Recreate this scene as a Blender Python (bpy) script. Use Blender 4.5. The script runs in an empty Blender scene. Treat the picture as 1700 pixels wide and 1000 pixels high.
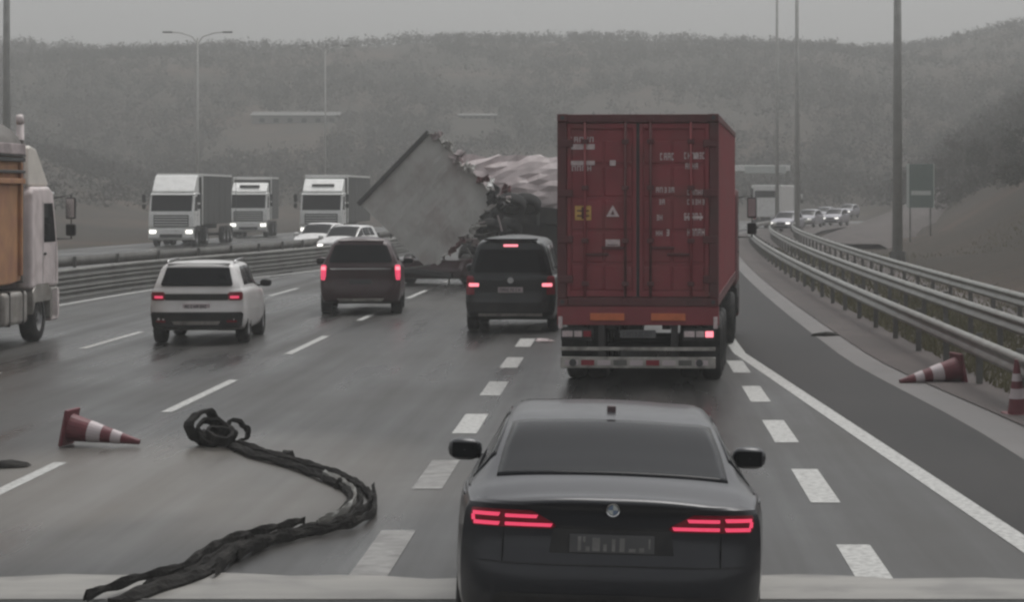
import bpy, bmesh, math, random
import numpy as np
from mathutils import Vector, Matrix, Euler

random.seed(7); np.random.seed(7)
R = math.radians
scene = bpy.context.scene
col = scene.collection

# ------------------------------------------------------------------ camera
CH, FPX, VX, VY = 2.93, 4200.0, 1040.0, 320.0
cam_d = bpy.data.cameras.new('camera'); cam = bpy.data.objects.new('camera', cam_d); col.objects.link(cam)
cam.location = (0, 0, CH); cam.rotation_euler = (R(90), 0, 0)
cam_d.sensor_width = 36.0; cam_d.lens = FPX / 1700 * 36
cam_d.shift_x = -(VX - 850) / 1700; cam_d.shift_y = -(500 - VY) / 1700
cam_d.clip_start = 0.5; cam_d.clip_end = 6000
scene.camera = cam

# ------------------------------------------------------------------ sky and sun (overcast)
SUN_EL, SUN_ROT = R(66), R(30)
w = bpy.data.worlds.new('World'); scene.world = w; w.use_nodes = True
nt = w.node_tree; nt.nodes.clear()
sky = nt.nodes.new('ShaderNodeTexSky'); sky.sky_type = 'NISHITA'; sky.sun_disc = False
sky.sun_elevation = SUN_EL; sky.sun_rotation = SUN_ROT; sky.air_density = 1.0; sky.dust_density = 4.0; sky.ozone_density = 1.0
hs = nt.nodes.new('ShaderNodeHueSaturation'); hs.inputs['Saturation'].default_value = 0.10
bg = nt.nodes.new('ShaderNodeBackground'); bg.inputs['Strength'].default_value = 0.15
wo = nt.nodes.new('ShaderNodeOutputWorld')
nt.links.new(sky.outputs[0], hs.inputs['Color']); nt.links.new(hs.outputs[0], bg.inputs['Color']); nt.links.new(bg.outputs[0], wo.inputs['Surface'])
sd = bpy.data.lights.new('sun', 'SUN'); sd.energy = 1.0; sd.angle = R(30); sd.color = (1.0, 0.97, 0.93)
so = bpy.data.objects.new('sun', sd); col.objects.link(so); so.location = (0, -20, 60)
d = Vector((math.sin(SUN_ROT) * math.cos(SUN_EL), math.cos(SUN_ROT) * math.cos(SUN_EL), math.sin(SUN_EL)))
so.rotation_euler = d.to_track_quat('Z', 'Y').to_euler()

scene.view_settings.view_transform = 'Standard'; scene.view_settings.look = 'None'
scene.view_settings.exposure = -0.16; scene.view_settings.gamma = 1.0
scene.render.engine = 'CYCLES'
cy = scene.cycles
cy.use_denoising = True
cy.max_bounces = 6; cy.diffuse_bounces = 3; cy.glossy_bounces = 3; cy.transmission_bounces = 3; cy.volume_bounces = 2
cy.caustics_reflective = False; cy.caustics_refractive = False
cy.pixel_filter_type = 'BLACKMAN_HARRIS'; cy.filter_width = 2.5

HAZE_DENSITY = 0.0013

# ------------------------------------------------------------------ materials
MATS = {}
def mat(name, c, rough=0.5, metal=0.0, var=0.15, scale=3.0, bump=0.0, coat=0.0, emit=None, estr=0.0, spec=0.5, stretch=(1, 1, 1), dirt=None, dirt_amt=0.0):
    if name in MATS: return MATS[name]
    m = bpy.data.materials.new(name); m.use_nodes = True; MATS[name] = m
    t = m.node_tree; b = t.nodes['Principled BSDF']; N = t.nodes.new; Lk = t.links.new
    tc = N('ShaderNodeTexCoord'); mp = N('ShaderNodeMapping'); mp.inputs['Scale'].default_value = stretch
    Lk(tc.outputs['Object'], mp.inputs['Vector'])
    no = N('ShaderNodeTexNoise'); no.inputs['Scale'].default_value = scale; no.inputs['Detail'].default_value = 6; no.inputs['Roughness'].default_value = 0.62
    Lk(mp.outputs[0], no.inputs['Vector'])
    rp = N('ShaderNodeValToRGB'); rp.color_ramp.elements[0].position = 0.3; rp.color_ramp.elements[1].position = 0.72
    rp.color_ramp.elements[0].color = (*[max(0, x * (1 - var)) for x in c], 1); rp.color_ramp.elements[1].color = (*[min(1, x * (1 + var)) for x in c], 1)
    Lk(no.outputs['Fac'], rp.inputs['Fac'])
    last = rp.outputs['Color']
    if dirt:
        n2 = N('ShaderNodeTexNoise'); n2.inputs['Scale'].default_value = scale * 0.6 + 0.7; n2.inputs['Detail'].default_value = 8
        Lk(tc.outputs['Object'], n2.inputs['Vector'])
        r2 = N('ShaderNodeValToRGB'); r2.color_ramp.elements[0].position = 0.45; r2.color_ramp.elements[1].position = 0.75
        r2.color_ramp.elements[0].color = (0, 0, 0, 1); r2.color_ramp.elements[1].color = (dirt_amt,) * 3 + (1,)
        Lk(n2.outputs['Fac'], r2.inputs['Fac'])
        mx = N('ShaderNodeMix'); mx.data_type = 'RGBA'; Lk(r2.outputs['Color'], mx.inputs['Factor'])
        Lk(last, mx.inputs['A']); mx.inputs['B'].default_value = (*dirt, 1); last = mx.outputs['Result']
    Lk(last, b.inputs['Base Color'])
    rr = N('ShaderNodeMapRange'); rr.inputs['To Min'].default_value = max(0.02, rough - 0.08); rr.inputs['To Max'].default_value = min(1, rough + 0.1)
    Lk(no.outputs['Fac'], rr.inputs['Value']); Lk(rr.outputs[0], b.inputs['Roughness'])
    b.inputs['Metallic'].default_value = metal; b.inputs['Specular IOR Level'].default_value = spec
    b.inputs['Coat Weight'].default_value = coat; b.inputs['Coat Roughness'].default_value = 0.08
    if bump:
        bp = N('ShaderNodeBump'); bp.inputs['Strength'].default_value = bump; bp.inputs['Distance'].default_value = 0.02
        Lk(no.outputs['Fac'], bp.inputs['Height']); Lk(bp.outputs[0], b.inputs['Normal'])
    if emit:
        b.inputs['Emission Color'].default_value = (*emit, 1); b.inputs['Emission Strength'].default_value = estr
    return m

def road_mat():
    m = bpy.data.materials.new('wet_asphalt'); m.use_nodes = True
    t = m.node_tree; b = t.nodes['Principled BSDF']; N = t.nodes.new; Lk = t.links.new
    tc = N('ShaderNodeTexCoord')
    def noise(scale, stretch, det=5, loc=(0, 0, 0)):
        mp = N('ShaderNodeMapping'); mp.inputs['Scale'].default_value = stretch; mp.inputs['Location'].default_value = loc
        Lk(tc.outputs['Object'], mp.inputs['Vector'])
        n = N('ShaderNodeTexNoise'); n.inputs['Scale'].default_value = scale; n.inputs['Detail'].default_value = det
        Lk(mp.outputs[0], n.inputs['Vector']); return n.outputs['Fac']
    def ramp(src, p0, p1, c0, c1):
        r = N('ShaderNodeValToRGB'); r.color_ramp.elements[0].position = p0; r.color_ramp.elements[1].position = p1
        r.color_ramp.elements[0].color = (*c0, 1); r.color_ramp.elements[1].color = (*c1, 1); Lk(src, r.inputs['Fac']); return r.outputs['Color']
    def mix(f, a, bb):
        x = N('ShaderNodeMix'); x.data_type = 'RGBA'; Lk(f, x.inputs['Factor'])
        Lk(a, x.inputs['A'])
        if isinstance(bb, tuple): x.inputs['B'].default_value = (*bb, 1)
        else: Lk(bb, x.inputs['B'])
        return x.outputs['Result']
    streak = noise(1.0, (1.3, 0.03, 1), 5)            # wheel tracks, long along the carriageway
    fine = noise(55, (1, 1, 1), 3)
    blot = noise(0.22, (1, 0.45, 1), 6, (3, 1, 0))
    base = ramp(streak, 0.36, 0.64, (0.024, 0.0237, 0.0234), (0.056, 0.055, 0.053))
    base = mix(ramp(fine, 0.35, 0.75, (0, 0, 0), (0.35,) * 3), base, (0.085, 0.083, 0.08))
    base = mix(ramp(blot, 0.46, 0.72, (0, 0, 0), (0.55,) * 3), base, (0.10, 0.096, 0.088))
    # dried mud film with its own outline on the lanes round the burst tyre
    mp = N('ShaderNodeMapping'); mp.vector_type = 'POINT'; mp.inputs['Location'].default_value = (4.6 / 3.6, -25.5 / 6.5, 0); mp.inputs['Scale'].default_value = (1 / 3.6, 1 / 6.5, 0)
    Lk(tc.outputs['Object'], mp.inputs['Vector'])
    g = N('ShaderNodeTexGradient'); g.gradient_type = 'SPHERICAL'; Lk(mp.outputs[0], g.inputs['Vector'])
    wob = noise(0.5, (1, 0.5, 1), 6, (7, 2, 0))
    ad = N('ShaderNodeMath'); ad.operation = 'MULTIPLY'; Lk(g.outputs['Fac'], ad.inputs[0]); Lk(wob, ad.inputs[1])
    mud = ramp(ad.outputs[0], 0.04, 0.30, (0, 0, 0), (0.8,) * 3)
    base = mix(mud, base, (0.165, 0.152, 0.136))
    Lk(base, b.inputs['Base Color']); b.inputs['Specular IOR Level'].default_value = 0.22
    rr = N('ShaderNodeMapRange'); rr.inputs['From Min'].default_value = 0.38; rr.inputs['From Max'].default_value = 0.62
    rr.inputs['To Min'].default_value = 0.18; rr.inputs['To Max'].default_value = 0.60
    av = N('ShaderNodeMath'); av.operation = 'ADD'; Lk(blot, av.inputs[0]); Lk(streak, av.inputs[1])
    hf = N('ShaderNodeMath'); hf.operation = 'MULTIPLY'; hf.inputs[1].default_value = 0.5; Lk(av.outputs[0], hf.inputs[0])
    Lk(hf.outputs[0], rr.inputs['Value']); Lk(rr.outputs[0], b.inputs['Roughness'])
    bp = N('ShaderNodeBump'); bp.inputs['Strength'].default_value = 0.22; bp.inputs['Distance'].default_value = 0.005
    Lk(fine, bp.inputs['Height']); Lk(bp.outputs[0], b.inputs['Normal'])
    return m

def land_mat(name, c0, c1, c2, sc=0.06):
    m = bpy.data.materials.new(name); m.use_nodes = True
    t = m.node_tree; b = t.nodes['Principled BSDF']; N = t.nodes.new; Lk = t.links.new
    tc = N('ShaderNodeTexCoord')
    n = N('ShaderNodeTexNoise'); n.inputs['Scale'].default_value = sc; n.inputs['Detail'].default_value = 9; n.inputs['Roughness'].default_value = 0.65
    Lk(tc.outputs['Object'], n.inputs['Vector'])
    r = N('ShaderNodeValToRGB'); e = r.color_ramp.elements
    e[0].position = 0.34; e[0].color = (*c0, 1); e[1].position = 0.66; e[1].color = (*c2, 1)
    k = e.new(0.5); k.color = (*c1, 1)
    Lk(n.outputs['Fac'], r.inputs['Fac']); Lk(r.outputs[0], b.inputs['Base Color'])
    b.inputs['Roughness'].default_value = 0.95; b.inputs['Specular IOR Level'].default_value = 0.15
    n2 = N('ShaderNodeTexNoise'); n2.inputs['Scale'].default_value = 1.4; n2.inputs['Detail'].default_value = 8; Lk(tc.outputs['Object'], n2.inputs['Vector'])
    bp = N('ShaderNodeBump'); bp.inputs['Strength'].default_value = 0.35; bp.inputs['Distance'].default_value = 0.2; Lk(n2.outputs['Fac'], bp.inputs['Height']); Lk(bp.outputs[0], b.inputs['Normal'])
    return m

M_road = road_mat()
M_land = land_mat('winter_soil_and_scrub', (0.036, 0.033, 0.027), (0.052, 0.044, 0.036), (0.088, 0.064, 0.050), sc=0.035)
M_paintline = mat('worn_road_paint', (0.50, 0.50, 0.48), 0.6, var=0.2, scale=22, dirt=(0.14, 0.135, 0.13), dirt_amt=0.75)
M_concrete = mat('stained_concrete', (0.26, 0.25, 0.23), 0.45, var=0.3, scale=1.1, bump=0.15, stretch=(0.35, 2.2, 1), dirt=(0.10, 0.096, 0.09), dirt_amt=0.85)
M_gutter = mat('dusty_gutter_concrete', (0.135, 0.126, 0.122), 0.6, var=0.3, scale=0.5, stretch=(1, 0.2, 1), dirt=(0.10, 0.09, 0.085), dirt_amt=0.7)
M_verge = mat('dark_earth_verge', (0.075, 0.062, 0.058), 0.85, var=0.4, scale=0.8, bump=0.6, stretch=(1, 0.3, 1))
M_galv = mat('galvanised_steel', (0.36, 0.36, 0.34), 0.48, metal=0.6, var=0.2, scale=1.2, dirt=(0.2, 0.18, 0.15), dirt_amt=0.6)
M_galvdark = mat('dull_weathered_steel', (0.16, 0.158, 0.148), 0.6, metal=0.3, var=0.25, scale=1.0, dirt=(0.07, 0.06, 0.05), dirt_amt=0.6)
M_medrail = mat('dirty_median_rail', (0.20, 0.198, 0.185), 0.55, metal=0.3, var=0.25, scale=1.0, dirt=(0.09, 0.08, 0.07), dirt_amt=0.7)
M_pole = mat('painted_mast_steel', (0.42, 0.42, 0.40), 0.5, metal=0.2, var=0.15)
M_rubber = mat('tyre_rubber', (0.022, 0.022, 0.022), 0.75, var=0.3, scale=8, dirt=(0.09, 0.085, 0.078), dirt_amt=0.4)
M_tread = mat('torn_tread_rubber', (0.020, 0.019, 0.018), 0.88, var=0.5, scale=10, bump=0.8, spec=0.15, dirt=(0.055, 0.052, 0.048), dirt_amt=0.6)
M_rim = mat('alloy_rim', (0.42, 0.42, 0.42), 0.35, metal=0.8, dirt=(0.08, 0.07, 0.06), dirt_amt=0.6)
M_black = mat('black_plastic', (0.022, 0.022, 0.023), 0.55, var=0.25, dirt=(0.10, 0.095, 0.088), dirt_amt=0.3)
M_glass = mat('tinted_window_glass', (0.016, 0.017, 0.019), 0.10, var=0.1, spec=0.085)
M_chrome = mat('chrome_trim', (0.6, 0.6, 0.6), 0.2, metal=1.0, var=0.05)
M_bmw = mat('anthracite_car_paint', (0.025, 0.026, 0.031), 0.30, metal=0.2, var=0.06, coat=0.32, dirt=(0.07, 0.068, 0.066), dirt_amt=0.08)
M_white = mat('white_car_paint', (0.80, 0.79, 0.775), 0.35, var=0.05, coat=0.5, dirt=(0.3, 0.28, 0.26), dirt_amt=0.25)
M_dark = mat('black_car_paint', (0.036, 0.010, 0.013), 0.35, metal=0.0, var=0.1, coat=0.25, dirt=(0.04, 0.035, 0.033), dirt_amt=0.3)
M_van = mat('dark_teal_van_paint', (0.010, 0.013, 0.014), 0.35, metal=0.0, var=0.1, coat=0.25, dirt=(0.04, 0.04, 0.037), dirt_amt=0.3)
M_redlamp = mat('red_lamp_lens', (0.25, 0.01, 0.025), 0.2, var=0.05, coat=0.6)
M_redlit = mat('lit_red_lamp', (0.6, 0.02, 0.05), 0.25, var=0.02, emit=(1.0, 0.09, 0.19), estr=0.85)
M_redhot = mat('bright_brake_lamp', (0.8, 0.1, 0.12), 0.25, var=0.02, emit=(1.0, 0.28, 0.34), estr=1.6)
M_headlit = mat('lit_headlamp', (0.9, 0.9, 0.85), 0.2, var=0.02, emit=(1.0, 0.97, 0.9), estr=2.5)
M_plate = mat('licence_plate_white', (0.11, 0.11, 0.112), 0.5, var=0.1)
M_ink = mat('dark_lettering', (0.06, 0.06, 0.063), 0.6, var=0.1)
M_maroon = mat('maroon_container_paint', (0.27, 0.052, 0.062), 0.6, var=0.22, scale=1.4, bump=0.05, dirt=(0.15, 0.07, 0.06), dirt_amt=0.7)
M_maroondark = mat('grimy_maroon_frame', (0.13, 0.042, 0.045), 0.6, var=0.25, scale=2, dirt=(0.05, 0.04, 0.035), dirt_amt=0.7)
M_decal = mat('faded_white_decal', (0.62, 0.52, 0.52), 0.6, var=0.25, scale=14)
M_yellow = mat('yellow_warning_label', (0.60, 0.38, 0.12), 0.6, var=0.2, scale=12)
M_orange = mat('orange_reflector', (0.62, 0.17, 0.07), 0.4, var=0.15, scale=6)
M_chassis = mat('grimy_chassis_steel', (0.045, 0.042, 0.042), 0.6, metal=0.2, var=0.3, dirt=(0.10, 0.09, 0.08), dirt_amt=0.5)
M_bumper = mat('worn_zinc_bumper', (0.42, 0.40, 0.37), 0.5, metal=0.3, var=0.35, scale=5, dirt=(0.08, 0.07, 0.06), dirt_amt=0.8)
M_truckwhite = mat('white_truck_paint', (0.86, 0.86, 0.84), 0.4, var=0.06, coat=0.3, dirt=(0.4, 0.38, 0.35), dirt_amt=0.3)
M_pinkwhite = mat('dusty_cab_paint_pink_reflection', (0.74, 0.66, 0.65), 0.5, var=0.1, dirt=(0.3, 0.24, 0.22), dirt_amt=0.5)  # pink tint in the base colour stands for a reflected red hue
M_tipper = mat('ochre_tipper_paint', (0.46, 0.24, 0.12), 0.6, var=0.25, scale=1.5, dirt=(0.30, 0.13, 0.10), dirt_amt=0.8)
M_tarp = mat('grey_tarpaulin', (0.17, 0.16, 0.15), 0.8, var=0.25, scale=1.5, bump=0.5)
M_grey = mat('grey_trailer_panel', (0.50, 0.49, 0.465), 0.6, var=0.10, scale=0.9, dirt=(0.30, 0.24, 0.23), dirt_amt=0.7)
M_greyedge = mat('dark_trailer_edge', (0.075, 0.075, 0.072), 0.6, var=0.2)
M_curtain = mat('grey_trailer_curtain', (0.065, 0.065, 0.062), 0.7, var=0.15, scale=1.2)
M_cargo = mat('pale_torn_trailer_skin', (0.52, 0.45, 0.45), 0.55, var=0.25, scale=1.6, bump=0.9, dirt=(0.16, 0.125, 0.125), dirt_amt=0.75)
M_conered = mat('faded_red_cone_plastic', (0.155, 0.035, 0.045), 0.5, var=0.2, scale=8, dirt=(0.14, 0.06, 0.06), dirt_amt=0.5)
M_conewhite = mat('white_reflective_band', (0.56, 0.49, 0.50), 0.5, var=0.1)
M_green = mat('green_road_sign', (0.14, 0.185, 0.165), 0.5, var=0.1)  # green greyed down: part of the haze is put into the base colour
M_signwhite = mat('white_sign_lettering', (0.55, 0.58, 0.55), 0.5, var=0.05)
M_shed = mat('pale_shed_wall', (0.17, 0.17, 0.155), 0.8, var=0.12, scale=0.2)
M_shedroof = mat('pale_shed_roof', (0.15, 0.15, 0.14), 0.7, var=0.1, scale=0.2)
M_twig = mat('bare_twigs', (0.045, 0.041, 0.035), 0.9, var=0.15, scale=0.5)
M_evergreen = mat('dull_evergreen_leaves', (0.036, 0.039, 0.031), 0.85, var=0.15, scale=0.8)
M_bark = mat('grey_bark', (0.09, 0.08, 0.068), 0.9, var=0.3, bump=0.4)
M_grass = mat('dry_verge_grass', (0.115, 0.108, 0.066), 0.9, var=0.35, scale=0.7)

# ------------------------------------------------------------------ mesh helpers
def leafy(m, amt=0.5):
    t = m.node_tree; b = t.nodes['Principled BSDF']; out = t.nodes['Material Output']
    tr_ = t.nodes.new('ShaderNodeBsdfTranslucent'); mx = t.nodes.new('ShaderNodeMixShader'); mx.inputs[0].default_value = amt
    src = b.inputs['Base Color'].links[0].from_socket
    t.links.new(src, tr_.inputs['Color']); t.links.new(b.outputs[0], mx.inputs[1]); t.links.new(tr_.outputs[0], mx.inputs[2]); t.links.new(mx.outputs[0], out.inputs['Surface'])
    b.inputs['Specular IOR Level'].default_value = 0.05
for m_ in (M_twig, M_evergreen, M_grass): leafy(m_)
def tag(o, label=None, cat=None, group=None, kind=None):
    if label: o['label'] = label
    if cat: o['category'] = cat
    if group: o['group'] = group
    if kind: o['kind'] = kind
    return o
def empty(name, loc=(0, 0, 0), rz=0.0, rx=0.0, ry=0.0, label=None, cat=None, group=None):
    o = bpy.data.objects.new(name, None); col.objects.link(o); o.location = loc; o.rotation_euler = (rx, ry, rz)
    o.empty_display_size = 0.3
    return tag(o, label, cat, group)
class MB:
    def __init__(s): s.v = []; s.f = []
    def add(s, vs, fs):
        n = len(s.v); s.v += [tuple(p) for p in vs]; s.f += [tuple(i + n for i in f) for f in fs]; return s
    def box(s, c, size, rot=None):
        hx, hy, hz = size[0] / 2, size[1] / 2, size[2] / 2
        vs = [Vector((x, y, z)) for x in (-hx, hx) for y in (-hy, hy) for z in (-hz, hz)]
        if rot is not None: vs = [rot @ p for p in vs]
        c = Vector(c)
        return s.add([p + c for p in vs], [(0, 1, 3, 2), (4, 6, 7, 5), (0, 4, 5, 1), (2, 3, 7, 6), (0, 2, 6, 4), (1, 5, 7, 3)])
    def bx(s, x0, x1, y0, y1, z0, z1): return s.box(((x0 + x1) / 2, (y0 + y1) / 2, (z0 + z1) / 2), (x1 - x0, y1 - y0, z1 - z0))
    def cyl(s, p0, p1, r0, r1=None, n=14, caps=True):
        p0, p1 = Vector(p0), Vector(p1); r1 = r0 if r1 is None else r1
        q = (p1 - p0).to_track_quat('Z', 'Y'); vs = []
        for p, r in ((p0, r0), (p1, r1)):
            for i in range(n):
                a = 2 * math.pi * i / n; vs.append(p + q @ Vector((r * math.cos(a), r * math.sin(a), 0)))
        fs = [(i, (i + 1) % n, n + (i + 1) % n, n + i) for i in range(n)]
        if caps: fs += [tuple(range(n - 1, -1, -1)), tuple(range(n, 2 * n))]
        return s.add(vs, fs)
    def lathe(s, c, axis, prof, n=24):
        c = Vector(c); q = Vector(axis).to_track_quat('Z', 'Y'); vs = []; m = len(prof)
        for i in range(n):
            a = 2 * math.pi * i / n
            for r, h in prof: vs.append(c + q @ Vector((r * math.cos(a), r * math.sin(a), h)))
        fs = [(i * m + j, ((i + 1) % n) * m + j, ((i + 1) % n) * m + j + 1, i * m + j + 1) for i in range(n) for j in range(m - 1)]
        return s.add(vs, fs)
    def tube(s, pts, r, n=8, flat=1.0):
        pts = [Vector(p) for p in pts]; vs = []; m = len(pts)
        for i, p in enumerate(pts):
            t = (pts[min(i + 1, m - 1)] - pts[max(i - 1, 0)]).normalized()
            side = t.cross(Vector((0, 0, 1)));  side = side.normalized() if side.length > 1e-4 else Vector((1, 0, 0))
            up = side.cross(t).normalized(); rr = r[i] if isinstance(r, (list, tuple)) else r
            for k in range(n):
                a = 2 * math.pi * k / n; vs.append(p + side * (rr * math.cos(a)) + up * (rr * flat * math.sin(a)))
        fs = [(i * n + k, i * n + (k + 1) % n, (i + 1) * n + (k + 1) % n, (i + 1) * n + k) for i in range(m - 1) for k in range(n)]
        fs += [tuple(range(n - 1, -1, -1)), tuple(range((m - 1) * n, m * n))]
        return s.add(vs, fs)
    def prism(s, prof, x0, x1, inset=None):      # profile in (y, z), extruded along x
        n = len(prof)
        vs = [(x0, y, z) for y, z in prof] + [(x1, y, z) for y, z in prof]
        return s.add(vs, [tuple(range(n)), tuple(range(2 * n - 1, n - 1, -1))] + [(i, n + i, n + (i + 1) % n, (i + 1) % n) for i in range(n)])
    def build(s, name, m, parent=None, bevel=0.0, smooth=False, seg=2):
        me = bpy.data.meshes.new(name); me.from_pydata([tuple(p) for p in s.v], [], s.f); me.update()
        bm = bmesh.new(); bm.from_mesh(me); bmesh.ops.recalc_face_normals(bm, faces=bm.faces); bm.to_mesh(me); bm.free()
        me.materials.append(m)
        if smooth: me.polygons.foreach_set('use_smooth', [True] * len(me.polygons))
        o = bpy.data.objects.new(name, me); col.objects.link(o); o.parent = parent
        if bevel:
            b = o.modifiers.new('bevel', 'BEVEL'); b.width = bevel; b.segments = seg; b.limit_method = 'ANGLE'; b.angle_limit = R(35)
        return o
def sheet(name, rows, m, parent=None):           # rows: list of rows of 3d points
    n = len(rows[0]); b = MB(); vs = [p for r in rows for p in r]
    b.add(vs, [(i * n + j, i * n + j + 1, (i + 1) * n + j + 1, (i + 1) * n + j) for i in range(len(rows) - 1) for j in range(n - 1)])
    return b.build(name, m, parent, smooth=True)
def copy_tree(o, parent=None):
    c = o.copy(); col.objects.link(c); c.parent = parent
    for ch in list(o.children): copy_tree(ch, c)
    return c
def pchip(tab):
    xs = np.array([p[0] for p in tab], float); ys = np.array([p[1] for p in tab], float)
    h = np.diff(xs); dl = np.diff(ys) / h; n = len(xs); m = np.zeros(n)
    for i in range(1, n - 1):
        if dl[i - 1] * dl[i] > 0:
            w1 = 2 * h[i] + h[i - 1]; w2 = h[i] + 2 * h[i - 1]; m[i] = (w1 + w2) / (w1 / dl[i - 1] + w2 / dl[i])
    m[0] = dl[0]; m[-1] = dl[-1]
    def f(x):
        x = min(max(x, xs[0]), xs[-1]); i = min(max(int(np.searchsorted(xs, x)) - 1, 0), n - 2)
        t = (x - xs[i]) / h[i]; t2, t3 = t * t, t * t * t
        return (2 * t3 - 3 * t2 + 1) * ys[i] + (t3 - 2 * t2 + t) * h[i] * m[i] + (-2 * t3 + 3 * t2) * ys[i + 1] + (t3 - t2) * h[i] * m[i + 1]
    return f
def px(x, Y): return (x - VX) * Y / FPX
def pz(y, Y): return CH + (VY - y) * Y / FPX
def glyphs(b, x0, z0, w_, h_, n, y=0.0, th=0.004, seed=0):
    """worn stencil strokes standing in the place and size of lettering too worn to read"""
    rnd = random.Random(seed); cw = w_ / n
    for i in range(n):
        cx = x0 + i * cw; g = cw * 0.76; s = g * 0.26
        k = rnd.choice([(1, 1, 1, 0, 0), (1, 0, 1, 1, 0), (1, 1, 0, 0, 1), (0, 1, 1, 1, 1), (1, 1, 1, 0, 1)])
        if k[0]: b.bx(cx, cx + s, y - th, y, z0, z0 + h_)
        if k[1]: b.bx(cx + g - s, cx + g, y - th, y, z0, z0 + h_)
        if k[2]: b.bx(cx + s, cx + g - s, y - th, y, z0 + h_ - h_ * 0.2, z0 + h_)
        if k[3]: b.bx(cx + s, cx + g - s, y - th, y, z0, z0 + h_ * 0.2)
        if k[4]: b.bx(cx + s, cx + g - s, y - th, y, z0 + h_ * 0.4, z0 + h_ * 0.6)
    return b

# ------------------------------------------------------------------ the setting: ground, hills, roads
def rshift(Y): return (max(0, Y - 50) ** 2) / 5200 + (0.6 * ((Y - 140) / 40) ** 3 if Y > 140 else 0)
med = pchip([(-10, -16.4), (40, -16.1), (62, -15.9), (75, -15.45), (84, -14.4), (92, -13.1), (102, -12.0), (130, -10.2), (170, -7.2), (220, -2.0), (270, 6)])
RIDGE = [(-700, 120), (-300, 105), (0, 96), (150, 96), (200, 108), (300, 104), (400, 101), (600, 96), (720, 87), (850, 86), (1000, 82), (1240, 77), (1340, 78), (1420, 84), (1480, 80), (1540, 74), (1620, 58), (1700, 42), (2100, 5), (2600, 0)]
ridge = pchip([(px(x, 640), pz(y, 640)) for x, y in RIDGE])
def sstep(a, b, x):
    t = min(max((x - a) / (b - a), 0), 1); return t * t * (3 - 2 * t)
rs = np.random.RandomState(3)
PH = [(rs.uniform(0, 6.28), rs.uniform(0, 6.28)) for _ in range(6)]
def bumpy(X, Y):
    return sum(math.sin(X * (0.021 * 1.7 ** i) + PH[i][0]) * math.sin(Y * (0.017 * 1.7 ** i) + PH[i][1]) / (1.5 ** i) for i in range(6))
def terrain(X, Y):
    h = -0.25
    far = ridge(X) * sstep(265, 640, Y - 0.10 * X) if Y < 660 else ridge(X) * (1 - 0.5 * sstep(660, 900, Y))
    # the cutting beside the slip road
    toe = 12.2 + max(0, Y - 70) * 0.055 + rshift(min(Y, 190)) * 0.7
    top = 9 + 19 * sstep(60, 210, Y)
    cut = min(max(0, X - toe) * (0.50 + 0.1 * sstep(80, 160, Y)), top) * sstep(28, 75, Y)
    cut = cut if X < toe + 60 else cut * (1 - 0.4 * sstep(0, 150, X - toe - 60))
    lf = 14 * sstep(-38, -110, X) * sstep(60, 200, Y) if X < -38 else 0
    z = max(far, cut, lf)
    am = sstep(1.0, 10, z)
    return h + z + am * bumpy(X, Y) * (0.55 + 0.0016 * Y)
ys = [-30, 0, 20] + list(np.arange(30, 330, 5.0)) + list(np.arange(330, 960, 14.0))
xs = list(np.arange(-600, -120, 20.0)) + list(np.arange(-120, 140, 4.0)) + list(np.arange(140, 620, 20.0))
g = sheet('ground', [[(x, y, terrain(x, y)) for x in xs] for y in ys], M_land); tag(g, kind='structure')

def strip(name, fl, fr, y0, y1, z, m, parent=None, step=3.0, kind='structure', n=2):
    Ys = list(np.arange(y0, y1, step)) + [y1]
    o = sheet(name, [[(fl(Y) + (fr(Y) - fl(Y)) * j / (n - 1), Y, z) for j in range(n)] for Y in Ys], m, parent)
    return tag(o, kind=kind) if parent is None else o
road = strip('road', lambda Y: med(Y) - 0.6, lambda Y: 5.0 + rshift(Y) + 0.2, -8, 262, 0.0, M_road, n=8)
oroad = strip('opposite_road', lambda Y: med(Y) - 19, lambda Y: med(Y) - 2.4, -8, 262, -0.01, M_road, n=6)
strip('median_earth', lambda Y: med(Y) - 2.45, lambda Y: med(Y) - 0.55, -8, 262, 0.03, M_verge)
gut = strip('gutter', lambda Y: 3.85 + 0.5 * sstep(46, 28, Y) + rshift(Y), lambda Y: 4.35 + 0.75 * sstep(46, 26, Y) + rshift(Y), 10, 240, 0.006, M_gutter, n=3)
strip('verge_earth', lambda Y: 4.35 + 0.75 * sstep(46, 26, Y) + rshift(Y), lambda Y: 9.6 + rshift(Y), 10, 240, 0.02, M_verge, n=3)
M_shoulder = mat('dark_shoulder_asphalt', (0.033, 0.031, 0.030), 0.55, var=0.5, scale=0.7, stretch=(1.2, 0.25, 1), bump=0.15, spec=0.10)
edge_x = lambda Y: 2.06 + 1.25 * ((46 - Y) / 25) if Y < 46 else 2.06 + rshift(Y)
strip('shoulder', lambda Y: edge_x(Y) + 0.10, lambda Y: 3.86 + 0.5 * sstep(46, 28, Y) + rshift(Y), 14.0, 240, 0.004, M_shoulder, n=4)
# slip road climbing away beside the cutting, on its own low embankment
sp = smooth = pchip([(142, 10.2), (160, 12.6), (200, 20.5), (240, 29.0), (262, 34.0)]); szf = pchip([(142, 0.05), (165, 0.35), (200, 1.3), (240, 3.2), (262, 4.6)])
rows = [[(sp(Y) - 0.8, Y, -0.4), (sp(Y), Y, szf(Y)), (sp(Y) + 2.0, Y, szf(Y)), (sp(Y) + 4.0, Y, szf(Y)), (sp(Y) + 4.8, Y, -0.4)] for Y in np.arange(142, 263, 4.0)]
tag(sheet('slip_road', rows, M_verge), kind='structure')
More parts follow.
